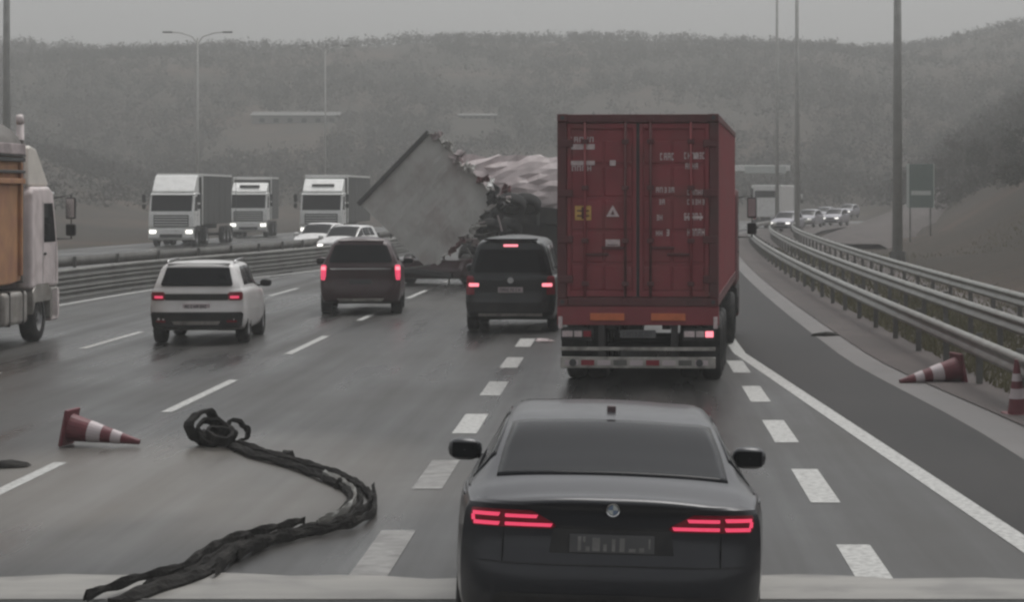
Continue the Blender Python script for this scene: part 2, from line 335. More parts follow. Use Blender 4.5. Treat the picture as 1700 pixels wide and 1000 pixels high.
# expansion slab across the carriageway under the near edge
slab = MB()
for y0, y1, z in ((16.9, 19.55, 0.010),): pass
rows = [[(-16.2 + 21.0 * j / 60, Y + (0.10 * math.sin(j * 0.55) + 0.07 * math.sin(j * 1.9) + 0.25 * (1 - j / 60) if Y > 19 else 0), 0.008) for j in range(61)] for Y in (14.6, 16.5, 18.2, 18.9, 19.2)]
tag(sheet('bridge_joint_slab', rows, M_concrete), kind='structure')
js = bpy.data.objects['bridge_joint_slab']
for y0 in (17.95,):
    MB().bx(-16.0, 4.8, y0, y0 + 0.10, 0.008, 0.016).build('joint_seal', M_rubber, js)
    MB().bx(-16.0, 4.8, y0 + 0.13, y0 + 0.17, 0.008, 0.02).build('joint_rail', M_galvdark, js)

# ---- painted markings: each its own piece of the road
M_paintworn = mat('nearly_gone_road_paint', (0.26, 0.255, 0.245), 0.65, var=0.3, scale=5, dirt=(0.12, 0.115, 0.11), dirt_amt=0.9)
def dash(xf, y0, y1, wd, name='lane_dash'):
    Ys = np.linspace(y0, y1, 5)
    return sheet(name, [[(xf(Y) - wd / 2, Y, 0.005), (xf(Y) + wd / 2, Y, 0.005)] for Y in Ys], M_paintline, road)
for k in range(-1, 11):
    y0 = 33.7 + 12.1 * k
    dash(lambda Y: -6.13 + rshift(Y), y0, y0 + 5.8, 0.15)
    dash(lambda Y: -10.2 + rshift(Y), y0 + 1.6, y0 + 7.4, 0.15)
for k in range(0, 17):
    y0 = 17.6 + 5.75 * k
    o_ = dash(lambda Y: -1.97 + rshift(Y), y0 + 1.6, y0 + 4.3, 0.30)
    if k < 2: o_.data.materials[0] = M_paintworn
    if y0 < 46: dash(lambda Y: 1.88 + rshift(Y), y0 + 0.5, y0 + 3.4, 0.28)
sheet('edge_line', [[(pf - 0.11, Y, 0.0055), (pf + 0.11, Y, 0.0055)] for Y, pf in [(Y, 2.06 + 1.25 * ((46 - Y) / 25) if Y < 46 else 2.06 + rshift(Y)) for Y in list(np.arange(12, 60, 2.0)) + list(np.arange(60, 262, 4.0))]], M_paintline, road)
sheet('edge_line', [[(med(Y) + 1.0, Y, 0.005), (med(Y) + 1.2, Y, 0.005)] for Y in np.arange(10, 262, 4.0)], M_paintline, road)

# ------------------------------------------------------------------ guard rails
def guard_rail(xf, y0, y1, tops, mbeam, label, face=1, post_step=4.0, posth=0.8, group=None):
    root = empty('guard_rail', (xf(y0), y0, 0), label=label, cat='guard rail', group=group)
    o = Vector((xf(y0), y0, 0))
    prof = [(0.0, 0.155), (0.03, 0.14), (0.075, 0.10), (0.075, 0.07), (0.02, 0.03), (0.0, 0.0), (0.02, -0.03), (0.075, -0.07), (0.075, -0.10), (0.03, -0.14), (0.0, -0.155)]
    Ys = list(np.arange(y0, y1, 4.0)) + [y1]
    for zt in tops:
        rows = []
        for Y in Ys: rows.append([(xf(Y) - face * (0.06 + a) - o.x, Y - o.y, zt - 0.155 + b_ - o.z) for a, b_ in prof] + [(xf(Y) - face * 0.055 - o.x, Y - o.y, zt - 0.155 + b_) for b_ in (-0.155, 0.155)] + [(xf(Y) - face * 0.06 - o.x, Y - o.y, zt)])
        sheet('beam', rows, mbeam, root)
    pm = None
    for Y in np.arange(y0 + 0.5, min(y1, 175), post_step):
        if pm is None:
            p = MB().bx(-0.05, 0.05, -0.03, 0.03, -0.02, posth).build('post', M_galvdark, root, bevel=0.006); pm = p.data
        else:
            p = bpy.data.objects.new('post', pm); col.objects.link(p); p.parent = root
        p.location = (xf(Y) - o.x + 0.02 * face, Y - o.y, 0)
    return root
guard_rail(lambda Y: 5.35 + rshift(Y), 22, 200, (0.76,), M_galv, 'pale steel guard rail along the gutter, directly behind the knocked traffic cones')
guard_rail(lambda Y: 6.85 + rshift(Y) * 0.95, 26, 205, (0.78,), M_galv, 'middle one of the three parallel steel guard rails on the grassy verge')
guard_rail(lambda Y: 8.45 + rshift(Y) * 0.92, 30, 205, (0.80,), M_galv, 'guard rail at the foot of the brown cutting, farthest from the traffic lanes')
guard_rail(lambda Y: med(Y) + 0.05, 14, 255, (0.82, 0.52, 0.23), M_medrail, 'triple-beam median guard rail facing the lane of the ochre tipper truck', face=-1)
guard_rail(lambda Y: med(Y) - 2.0, 14, 255, (0.95, 0.60), M_galvdark, 'dull dark median guard rail facing the oncoming trucks', face=1, posth=0.95)

# ------------------------------------------------------------------ cars
CR = 4
def make_car(spec):
    """returns loft functions for a car whose rear bumper is at y=0 heading +y"""
    L = spec['L']; W_, B_, T_, WT, ZB = (pchip(spec[k]) for k in ('w', 'belt', 'top', 'wt', 'zb'))
    ye, yn = spec['ye'], spec['yn']; crown = spec.get('crown', 0.05)
    rake = pchip(spec['rake']) if 'rake' in spec else (lambda z: 0.0)
    yr = pchip(spec['yr']); yf = pchip(spec['yf'])
    def ctrl(y):
        w_, b_, t_, wt, zb = W_(y), B_(y), T_(y), WT(y), ZB(y); ze = max(t_ - crown, b_ + 0.015); g5 = 0.955 * w_
        wt = min(wt, g5 - 0.01)
        h = ze - b_
        return np.array([(0, zb), (0.80 * w_, zb), (0.955 * w_, zb + 0.09), (w_, zb + 0.42 * (b_ - zb)), (0.99 * w_, b_ - 0.10), (g5, b_),
                         (g5 + (wt - g5) * 0.12, b_ + 0.07 * h), (g5 + (wt - g5) * 0.50, b_ + 0.52 * h), (wt, ze), (0.6 * wt, ze + (t_ - ze) * 0.72), (0, max(t_, ze + 0.01))])
    def S(y, v):
        c = ctrl(y); n = len(c); v = min(max(v, 0), n - 1 - 1e-6); i = int(v); t = v - i
        P = lambda k: c[k] if 0 <= k < n else (np.array((-c[-k][0], c[-k][1])) if k < 0 else np.array((-c[2 * n - 2 - k][0], c[2 * n - 2 - k][1])))
        p0, p1, p2, p3 = P(i - 1), P(i), P(i + 1), P(i + 2)
        q = 0.5 * ((2 * p1) + (-p0 + p2) * t + (2 * p0 - 5 * p1 + 4 * p2 - p3) * t * t + (-p0 + 3 * p1 - 3 * p2 + p3) * t ** 3)
        return Vector((q[0], y + rake(q[1]) * max(0.0, 1 - max(0, y - ye) / 1.4), q[1]))
    M = 10 * CR; VV = [i / CR for i in range(M + 1)]
    ys_ = [ye + (yn - ye) * (i / 54) ** 1.15 for i in range(55)]
    sec_r = [S(ye, v) for v in VV]; sec_f = [S(yn, v) for v in VV]
    zs_r = np.array([p.z for p in sec_r]); xs_r = np.array([p.x for p in sec_r]); zs_r = np.maximum.accumulate(zs_r)
    zs_f = np.maximum.accumulate(np.array([p.z for p in sec_f])); xs_f = np.array([p.x for p in sec_f])
    pk = spec.get('pk', 5)
    def cap_y(k, z): k = min(1, abs(k)); return yr(z) + (ye - yr(z)) * k ** pk + rake(z)
    def capf_y(k, z): k = min(1, abs(k)); return yf(z) + (yn - yf(z)) * k ** 3
    def cap(x, z, off=0.0):
        w_ = max(float(np.interp(z, zs_r, xs_r)), 1e-3); e = 1e-2
        y = cap_y(x / w_, z); dx = (cap_y((x + e) / w_, z) - cap_y((x - e) / w_, z)) / (2 * e)
        dz = (cap_y(x / w_, z + e) - cap_y(x / w_, z - e)) / (2 * e)
        n = Vector((dx, -1, dz)); n = n.normalized() if n.length > 0 else Vector((0, -1, 0))
        return Vector((x, y, z)) + n * off
    def capf(x, z, off=0.0):
        w_ = max(float(np.interp(z, zs_f, xs_f)), 1e-3); return Vector((x, capf_y(x / w_, z) + off, z))
    b = MB(); vs = []; fs = []; ring = 2 * M
    def ringpts(y):
        h = [S(y, v) for v in VV]; return h + [Vector((-p.x, p.y, p.z)) for p in h[-2:0:-1]]
    for y in ys_: vs += ringpts(y)
    for i in range(len(ys_) - 1):
        for j in range(ring): fs.append((i * ring + j, i * ring + (j + 1) % ring, (i + 1) * ring + (j + 1) % ring, (i + 1) * ring + j))
    def close(base, secp, fy):
        K = 22; rowsi = []
        for j in range(1, M):
            row = [base + ring - j]
            for q in range(1, K):
                k = -1 + 2 * q / K; p = secp[j]; vs.append(Vector((p.x * k, fy(k, p.z), p.z))); row.append(len(vs) - 1)
            row.append(base + j); rowsi.append(row)
        for a, c in zip(rowsi[:-1], rowsi[1:]):
            for q in range(K): fs.append((a[q], a[q + 1], c[q + 1], c[q]))
        for q in range(K): fs.append((base, rowsi[0][q + 1], rowsi[0][q])); fs.append((base + M, rowsi[-1][q], rowsi[-1][q + 1]))
    close(0, sec_r, cap_y); close((len(ys_) - 1) * ring, sec_f, capf_y)
    b.add(vs, fs)
    return dict(S=S, cap=cap, capf=capf, mb=b, zs=zs_r, xs=xs_r, spec=spec)
def slab_patch(pts_out, pts_in):                 # closed slab from two grids
    n, m = len(pts_out), len(pts_out[0]); b = MB(); vs = [p for r in pts_out for p in r] + [p for r in pts_in for p in r]; o = n * m; fs = []
    for i in range(n - 1):
        for j in range(m - 1):
            fs.append((i * m + j, i * m + j + 1, (i + 1) * m + j + 1, (i + 1) * m + j)); fs.append((o + i * m + j, o + (i + 1) * m + j, o + (i + 1) * m + j + 1, o + i * m + j + 1))
    for i in range(n - 1):
        for j in (0, m - 1): fs.append((i * m + j, (i + 1) * m + j, o + (i + 1) * m + j, o + i * m + j))
    for j in range(m - 1):
        for i in (0, n - 1): fs.append((i * m + j, i * m + j + 1, o + i * m + j + 1, o + i * m + j))
    return b.add(vs, fs)
def cap_poly(car, outline, name, m, parent, out=0.006, inn=-0.012, n=8, front=False, mx=False):
    """a piece set on the tail (or nose): outline = [(z, x0, x1), ...] from low to high"""
    A, B = [], []
    f = car['capf'] if front else car['cap']; sg = -1 if mx else 1
    for z, x0, x1 in outline:
        A.append([f(sg * (x0 + (x1 - x0) * j / n), z, out) for j in range(n + 1)]); B.append([f(sg * (x0 + (x1 - x0) * j / n), z, inn) for j in range(n + 1)])
    return slab_patch(A, B).build(name, m, parent, smooth=False)
def loft_patch(car, y0, y1, v0, v1, name, m, parent, out=0.005, side=0, ny=10, nv=8, inn=-0.01):
    """side=0: across the top from -v to v; side=+-1: that flank only"""
    S = car['S']; A, B = [], []
    def P(y, s):
        if side: v = v0 + (v1 - v0) * s; sg = side
        else: v = 10 - abs(s) * (10 - v0); sg = 1 if s >= 0 else -1
        p = S(y, v); e = 0.01; py = S(y + e, v) - S(y - e, v); pv = S(y, min(v + 0.05, 9.999)) - S(y, v - 0.05)
        nn = pv.cross(py); nn = -nn if nn.dot(Vector((1, 0, 0.8))) < 0 else nn
        nn = nn.normalized(); return Vector((p.x * sg, p.y, p.z)), Vector((nn.x * sg, nn.y, nn.z))
    ss = [j / nv for j in range(nv + 1)] if side else [-1 + 2 * j / (2 * nv) for j in range(2 * nv + 1)]
    for i in range(ny + 1):
        t = i / ny; ra, rb = [], []
        for s in ss:
            yy0 = y0(s) if callable(y0) else y0; yy1 = y1(s) if callable(y1) else y1
            p, nn = P(yy0 + (yy1 - yy0) * t, s); ra.append(p + nn * out); rb.append(p + nn * inn)
        A.append(ra); B.append(rb)
    o = slab_patch(A, B).build(name, m, parent, smooth=True)
    return o
WHEELS = {}
def wheel(parent, x, y, r, wd, side, truck=False, rimmat=None):
    key = (round(r, 3), round(wd, 3), truck)
    if key not in WHEELS:
        t = MB().lathe((0, 0, 0), (1, 0, 0), [(r * 0.60, -wd / 2), (r * 0.9, -wd / 2), (r * 0.985, -wd * 0.40), (r, -wd * 0.22), (r, wd * 0.22), (r * 0.985, wd * 0.40), (r * 0.9, wd / 2), (r * 0.60, wd / 2)], 28)
        tm = t.build('tyre', M_rubber, None, smooth=True)
        q = MB().lathe((0, 0, 0), (1, 0, 0), [(r * 0.62, -wd * 0.42), (r * 0.62, wd * 0.44), (r * 0.57, wd * 0.40), (r * 0.54, wd * 0.2), (0.001, wd * 0.2)], 20)
        for k in range(5 if not truck else 8):
            a = 2 * math.pi * k / (5 if not truck else 8)
            if truck: q.cyl((wd * 0.2, 0.30 * r * math.cos(a), 0.30 * r * math.sin(a)), (wd * 0.28, 0.30 * r * math.cos(a), 0.30 * r * math.sin(a)), 0.025, n=6)
            else: q.box((wd * 0.30, 0.31 * r * math.cos(a), 0.31 * r * math.sin(a)), (wd * 0.12, 0.50 * r, 0.13 * r), Matrix.Rotation(a, 3, 'X'))
        q.cyl((wd * 0.15, 0, 0), (wd * 0.42, 0, 0), r * 0.16, n=14)
        rm = q.build('rim', rimmat or M_rim, None)
        WHEELS[key] = (tm.data, rm.data); bpy.data.objects.remove(tm); bpy.data.objects.remove(rm)
    e = bpy.data.objects.new('wheel', None); col.objects.link(e); e.parent = parent; e.location = (x, y, r); e.rotation_euler = (0, 0, 0 if side > 0 else math.pi)
    for nm, me in zip(('tyre', 'rim'), WHEELS[key]):
        o = bpy.data.objects.new(nm, me); col.objects.link(o); o.parent = e
    return e
def car_body(car, m, parent, wheels, r, wd):
    o = car['mb'].build('body', m, parent, smooth=True)
    W_ = max(p[1] for p in car['spec']['w'])
    c = MB()
    for y in wheels:
        for s in (-1, 1): c.cyl((s * (W_ - 0.30), y, r + 0.02), (s * (W_ + 0.3), y, r + 0.02), r + 0.055, n=28)
    co = c.build('cutter', M_black)
    bo = o.modifiers.new('wells', 'BOOLEAN'); bo.operation = 'DIFFERENCE'; bo.object = co; bo.solver = 'EXACT'
    dg = bpy.context.evaluated_depsgraph_get(); me = bpy.data.meshes.new_from_object(o.evaluated_get(dg))
    if len(me.polygons) > 500: o.modifiers.clear(); o.data = me; me.materials.clear(); me.materials.append(m)
    else: o.modifiers.clear()
    bpy.data.objects.remove(co)
    me.polygons.foreach_set('use_smooth', [True] * len(me.polygons)); me.polygons.foreach_set('material_index', [0] * len(me.polygons)); me.set_sharp_from_angle(angle=R(48))
    for y in wheels:
        for s in (-1, 1): wheel(parent, s * (W_ - wd / 2 - 0.015), y, r, wd, s)
    return o
def mirror(parent, x, y, z, m, sc=1.0):
    s = 1 if x > 0 else -1
    a = MB(); n1, n2 = 12, 8; vs, fs = [], []
    for i in range(n2 + 1):
        th = math.pi * i / n2
        for j in range(n1):
            ph = 2 * math.pi * j / n1; p = [math.sin(th) * math.cos(ph), math.sin(th) * math.sin(ph), math.cos(th)]
            e = [math.copysign(abs(q) ** 0.75, q) for q in p]
            vs.append((x + s * 0.02 + e[0] * 0.125 * sc, y + e[1] * 0.085 * sc, z + e[2] * 0.082 * sc))
    for i in range(n2):
        for j in range(n1): fs.append((i * n1 + j, i * n1 + (j + 1) % n1, (i + 1) * n1 + (j + 1) % n1, (i + 1) * n1 + j))
    a.add(vs, fs)
    a.box((x - s * 0.13 * sc, y + 0.01, z - 0.05 * sc), (0.16 * sc, 0.05, 0.035))
    o = a.build('wing_mirror', m, parent, smooth=True)
    MB().box((x + s * 0.02, y - 0.078 * sc, z), (0.18 * sc, 0.012, 0.11 * sc)).build('mirror_glass', M_glass, o, bevel=0.004)
    return o
def plate(car, parent, x, z, front=False, wd=0.52, h=0.112, m=None, blocks=None):
    f = car['capf'] if front else car['cap']; y = f(x, z).y
    e = MB().bx(x - wd / 2, x + wd / 2, y - 0.022, y + 0.02, z - h / 2, z + h / 2).build('licence_plate', m or M_plate, parent, bevel=0.004)
    if blocks:
        for x0, x1, z0, z1 in blocks: MB().bx(x - wd / 2 + wd * x0, x - wd / 2 + wd * x1, y - 0.025, y - 0.021, z - h / 2 + h * z0, z - h / 2 + h * z1).build('worn_character', M_paintworn, e)
        return e
    b = glyphs(MB(), x - wd * 0.42, z - h * 0.3, wd * 0.84, h * 0.6, 8, y=y - 0.022, th=0.003, seed=int(abs(z) * 977))
    b.build('lettering', M_ink, e)
    return e

# ---- anthracite sedan in front of the camera
sedan = dict(L=5.06, ye=0.20, yn=4.86, crown=0.045, pk=5,
    w=[(0.2, 0.92), (0.6, 0.96), (1.1, 0.98), (3.0, 0.965), (4.2, 0.94), (4.86, 0.80)],
    belt=[(0.2, 1.00), (0.6, 1.035), (1.5, 1.01), (3, 0.98), (3.9, 0.95), (4.5, 0.86), (4.86, 0.74)],
    top=[(0.2, 1.075), (0.42, 1.125), (0.56, 1.14), (0.9, 1.225), (1.55, 1.392), (2.0, 1.44), (2.5, 1.455), (3.0, 1.43), (3.9, 1.08), (4.5, 0.95), (4.86, 0.80)],
    wt=[(0.2, 0.74), (0.56, 0.745), (1.0, 0.725), (1.6, 0.675), (2.4, 0.66), (3.0, 0.66), (3.9, 0.74), (4.86, 0.62)],
    zb=[(0.2, 0.24), (1, 0.20), (4, 0.18), (4.86, 0.22)],
    yr=[(0.2, 0.14), (0.32, 0.05), (0.50, 0.0), (0.66, 0.015), (0.70, 0.05), (0.84, 0.075), (0.96, 0.07), (1.035, 0.045), (1.06, 0.07), (1.08, 0.2)],
    yf=[(0.18, 4.95), (0.45, 5.06), (0.65, 5.05), (0.80, 4.9)])
C = make_car(sedan)
SY = 15.35
bm_ = empty('sedan_car', (-0.115, SY, 0.0), rz=R(1.1), ry=R(2.0), label='dark grey four-door sedan with lit red tail lamps, following the red container', cat='car')
car_body(C, M_bmw, bm_, (1.02, 4.02), 0.345, 0.255)
loft_patch(C, lambda s: 0.60 + 0.05 * s * s, lambda s: 1.62 + 0.03 * s * s, 8.06, 0, 'rear_window', M_glass, bm_, ny=14, nv=8)
loft_patch(C, 3.05, 3.82, 8.1, 0, 'windscreen', M_glass, bm_)
for s in (-1, 1):
    loft_patch(C, 1.05, 2.15, 6.25, 7.8, 'rear_side_window', M_glass, bm_, side=s)
    loft_patch(C, 2.22, 3.25, 6.25, 7.8, 'front_side_window', M_glass, bm_, side=s)
    loft_patch(C, 0.72, 3.35, 5.72, 6.1, 'window_trim', M_black, bm_, side=s, ny=18, nv=2, out=0.007)
    mirror(bm_, s * 1.02, 3.18, 1.02, M_bmw, 1.0)
    # tail lamp: dark red housing with two lit blades, split by the boot shut line
    hl = cap_poly(C, [(0.868, 0.37, 0.845), (0.885, 0.345, 0.86), (0.905, 0.36, 0.866), (0.935, 0.42, 0.868), (0.965, 0.47, 0.862), (0.975, 0.50, 0.855)], 'tail_lamp', M_redlamp, bm_, n=14, mx=s < 0)
    for (za, zb_, xa, xb) in ((0.879, 0.899, 0.365, 0.655), (0.929, 0.949, 0.455, 0.655), (0.877, 0.899, 0.685, 0.845), (0.933, 0.955, 0.685, 0.852)):
        cap_poly(C, [(za, xa + 0.01, xb), (zb_, xa, xb)], 'light_blade', M_redlit, hl, out=0.010, inn=-0.004, n=10, mx=s < 0)
    cap_poly(C, [(0.899, 0.838, 0.857), (0.933, 0.842, 0.860)], 'light_blade', M_redlit, hl, out=0.010, inn=-0.004, n=3, mx=s < 0)
    cap_poly(C, [(0.36, 0.60, 0.80), (0.385, 0.58, 0.82)], 'reflector', M_redlamp, bm_, n=6, mx=s < 0)
    loft_patch(C, 0.50, 1.4, 4.55, 4.72, 'shoulder_crease', M_bmw, bm_, side=s, ny=10, nv=2, out=0.006)
# boot lid, its lip, shut line, badge, plate recess
rec = cap_poly(C, [(0.70, -0.36, 0.36), (0.72, -0.38, 0.38), (0.87, -0.36, 0.36), (0.885, -0.34, 0.34)], 'plate_recess', M_black, bm_, out=0.003, n=12)
plate(C, bm_, 0.0, 0.785, blocks=[(0.10, 0.14, 0.12, 0.9), (0.19, 0.24, 0.1, 0.35), (0.16, 0.19, 0.6, 0.9), (0.27, 0.36, 0.12, 0.85), (0.40, 0.44, 0.12, 0.5), (0.50, 0.54, 0.12, 0.8), (0.59, 0.65, 0.12, 0.85), (0.70, 0.78, 0.12, 0.3), (0.82, 0.88, 0.12, 0.35), (0.93, 0.95, 0.3, 0.85)])
cap_poly(C, [(0.655, -0.80, 0.80), (0.663, -0.80, 0.80)], 'boot_shut_line', M_black, bm_, out=0.003, n=20)
for s in (-1, 1): cap_poly(C, [(0.66, 0.667, 0.671), (0.87, 0.667, 0.671)], 'boot_shut_line', M_black, bm_, out=0.003, n=2, mx=s < 0)
cap_poly(C, [(0.26, -0.62, 0.62), (0.30, -0.74, 0.74), (0.46, -0.70, 0.70), (0.48, -0.66, 0.66)], 'diffuser', M_black, bm_, out=0.006, n=16)
by = C['cap'](0, 1.0).y; bz = 0.995
e = MB().cyl((0, by + 0.02, bz), (0, by - 0.012, bz), 0.041, n=28).build('badge', M_ink, bm_)
MB().lathe((0, by - 0.012, bz), (0, -1, 0), [(0.033, 0.0), (0.041, 0.004), (0.041, 0.0)], 28).build('badge_ring', M_chrome, e)
for q, mm in ((0, M_signwhite), (2, M_signwhite), (1, mat('badge_blue', (0.16, 0.22, 0.32), 0.4)), (3, MATS.get('badge_blue') or M_plate)):
    vs = [(0, by - 0.0135, bz)] + [(0.030 * math.cos(a), by - 0.0135, bz + 0.030 * math.sin(a)) for a in [q * math.pi / 2 + k * math.pi / 12 for k in range(7)]]
    vs2 = [(p[0], p[1] + 0.004, p[2]) for p in vs]; n = len(vs)
    MB().add(vs + vs2, [(0, i, i + 1) for i in range(1, n - 1)] + [(n, n + i + 1, n + i) for i in range(1, n - 1)] + [(i, i + n, (i + 1) % n + n, (i + 1) % n) for i in range(n)]).build('badge_quarter', mm, e)
fin = MB().prism([(1.90, 1.42), (2.14, 1.43), (1.98, 1.475), (1.92, 1.472)], -0.03, 0.03).build('antenna_fin', M_dark, bm_, bevel=0.008)
cap_poly(C, [(0.32, -0.14, 0.14), (0.335, -0.14, 0.14)], 'diffuser_fin', M_bmw, bm_, out=0.02, n=4)
for s in (-1, 1): cap_poly(C, [(0.55, 0.35, 0.72), (0.64, 0.42, 0.70)], 'headlamp', M_headlit if False else M_glass, bm_, n=6, front=True, mx=s < 0, out=0.01)

# ---- generic upright tailgate car
def suv_spec(Ln, hw, H, belt, rk, ye=0.16, wt=0.62, nose=0.95):
    return dict(L=Ln, ye=ye, yn=Ln - 0.2, crown=0.06, pk=7,
        w=[(ye, hw * 0.955), (0.6, hw * 0.99), (1.2, hw), (Ln - 1.2, hw), (Ln - 0.5, hw * 0.95), (Ln - 0.2, hw * 0.86)],
        belt=[(ye, belt), (1.5, belt - 0.01), (Ln * 0.6, belt - 0.05), (Ln * 0.76, belt - 0.09), (Ln - 0.2, nose - 0.13)],
        top=[(ye, H - 0.035), (0.8, H - 0.005), (Ln * 0.35, H), (Ln * 0.5, H - 0.03), (Ln * 0.74, belt + 0.03), (Ln - 0.7, nose + 0.03), (Ln - 0.2, nose - 0.07)],
        wt=[(ye, wt * 0.97), (1.0, wt), (Ln * 0.5, wt), (Ln * 0.74, hw * 0.78), (Ln - 0.2, hw * 0.72)],
        zb=[(ye, 0.32), (1, 0.24), (Ln - 1, 0.24), (Ln - 0.2, 0.28)],
        yr=[(0.28, 0.10), (0.36, 0.03), (0.52, 0.0), (0.70, 0.02), (0.76, 0.055), (belt - 0.06, 0.05), (belt + 0.03, 0.075), (H - 0.12, 0.06), (H - 0.09, 0.02), (H - 0.045, 0.03), (H, 0.16)],
        rake=[(0, 0), (belt - 0.05, 0.0), (H, rk)],
        yf=[(0.24, Ln - 0.12), (0.5, Ln), (0.72, Ln - 0.01), (nose, Ln - 0.15)])
def front_kit(C, root, hw, nose, lit=True):
    for s in (-1, 1):
        cap_poly(C, [(nose - 0.26, hw * 0.50, hw * 0.80), (nose - 0.17, hw * 0.48, hw * 0.82)], 'headlamp', M_headlit if lit else M_glass, root, n=6, front=True, mx=s < 0, out=0.012)
    cap_poly(C, [(nose - 0.34, -hw * 0.38, hw * 0.38), (nose - 0.18, -hw * 0.44, hw * 0.44)], 'grille', M_black, root, n=8, front=True, out=0.01)
    cap_poly(C, [(0.32, -hw * 0.62, hw * 0.62), (0.46, -hw * 0.66, hw * 0.66)], 'air_intake', M_black, root, n=8, front=True, out=0.01)
def glazing(C, root, Ln, rear=None, wins=((0.62, 1.30), (1.36, 2.25), (2.32, 3.2))):
    loft_patch(C, Ln * 0.53, Ln * 0.715, 8.1, 0, 'windscreen', M_glass, root)
    for s in (-1, 1):
        for a, b in wins: loft_patch(C, a, b, 6.3, 7.75, 'side_window', M_glass, root, side=s, ny=6, nv=5)

# white compact SUV
W1 = suv_spec(4.5, 0.93, 1.60, 1.06, 0.34, wt=0.70); C = make_car(W1)
wv = empty('suv_car', (-8.25, 48.5, 0), rz=R(2.2), label='white compact SUV with dark glass and black lower bumper in a middle lane', cat='car')
car_body(C, M_white, wv, (0.95, 3.62), 0.355, 0.24)
glazing(C, wv, 4.5)
cap_poly(C, [(1.13, -0.66, 0.66), (1.16, -0.68, 0.68), (1.44, -0.60, 0.60), (1.47, -0.585, 0.585)], 'rear_window', M_glass, wv, n=12, out=0.03)
cap_poly(C, [(0.86, -0.60, 0.60), (0.985, -0.60, 0.60)], 'garnish_panel', M_black, wv, n=12, out=0.004)
for s in (-1, 1):
    tl = cap_poly(C, [(0.86, 0.62, 0.84), (0.89, 0.60, 0.87), (0.99, 0.60, 0.87), (1.02, 0.63, 0.85)], 'tail_lamp', M_redlamp, wv, n=8, mx=s < 0, out=0.012)
    cap_poly(C, [(0.90, 0.64, 0.80), (0.945, 0.64, 0.80)], 'light_blade', M_redlit, tl, n=6, mx=s < 0, out=0.018, inn=0.0)
    cap_poly(C, [(0.44, 0.58, 0.76), (0.48, 0.58, 0.76)], 'reflector', M_redlamp, wv, n=5, mx=s < 0, out=0.022, inn=0.0)
    mirror(wv, s * 1.0, 3.0, 1.10, M_black, 0.95)
    loft_patch(C, 0.2, 4.2, 0.6, 2.2, 'sill_cladding', M_black, wv, side=s, ny=20, nv=4) if False else None
cap_poly(C, [(0.335, -0.80, 0.80), (0.36, -0.86, 0.86), (0.60, -0.875, 0.875), (0.635, -0.84, 0.84)], 'lower_bumper', M_black, wv, n=18, out=0.016)
cap_poly(C, [(0.40, -0.42, 0.42), (0.46, -0.46, 0.46)], 'skid_plate', M_bumper, wv, n=8, out=0.026, inn=0.01)
MB().bx(-0.60, 0.60, 0.34, 0.52, 1.535, 1.575).build('roof_spoiler', M_white, wv, bevel=0.015)
for s in (-1, 1): MB().tube([(s * 0.64, 0.75, 1.56), (s * 0.65, 0.85, 1.61), (s * 0.65, 2.1, 1.625), (s * 0.64, 2.35, 1.58)], 0.018, 6).build('roof_rail', M_chrome, wv, smooth=True)
plate(C, wv, 0.0, 0.74, m=M_conewhite)

# dark large SUV
D1 = suv_spec(4.9, 0.99, 1.86, 1.20, 0.34, wt=0.66, nose=1.05); D1['crown'] = 0.11; C = make_car(D1)
dv = empty('suv_car', (-6.35, 60.4, 0), rz=R(4.0), label='dark maroon SUV with glowing brake lamps and chrome tailgate strip, before the tilted grey trailer', cat='car')
car_body(C, M_dark, dv, (1.0, 3.9), 0.39, 0.27)
glazing(C, dv, 4.9, wins=((0.62, 1.5), (1.56, 2.5), (2.56, 3.4)))
cap_poly(C, [(1.26, -0.72, 0.72), (1.30, -0.74, 0.74), (1.62, -0.62, 0.62), (1.66, -0.59, 0.59)], 'rear_window', M_glass, dv, n=12, out=0.03)
for s in (-1, 1):
    tl = cap_poly(C, [(0.84, 0.85, 0.93), (0.92, 0.83, 0.945), (1.16, 0.81, 0.945), (1.20, 0.83, 0.93)], 'tail_lamp', M_redlit, dv, n=6, mx=s < 0, out=0.014)
    cap_poly(C, [(1.08, 0.83, 0.93), (1.16, 0.83, 0.93)], 'brake_lamp', M_redhot, tl, n=4, mx=s < 0, out=0.022, inn=0.0)
    mirror(dv, s * 1.07, 3.3, 1.22, M_dark, 1.1)
cap_poly(C, [(1.09, -0.72, 0.72), (1.125, -0.72, 0.72)], 'chrome_strip', M_chrome, dv, n=12, out=0.012)
cap_poly(C, [(0.34, -0.50, 0.50), (0.40, -0.56, 0.56)], 'exhaust_trim', M_bumper, dv, n=8, out=0.02)
MB().bx(-0.55, 0.55, 0.32, 0.54, 1.765, 1.80).build('roof_spoiler', M_pinkwhite, dv, bevel=0.015)  # pale colour paints in the pinkish reflection along the dark roof's rear edge
plate(C, dv, 0, 0.80, m=M_ink)

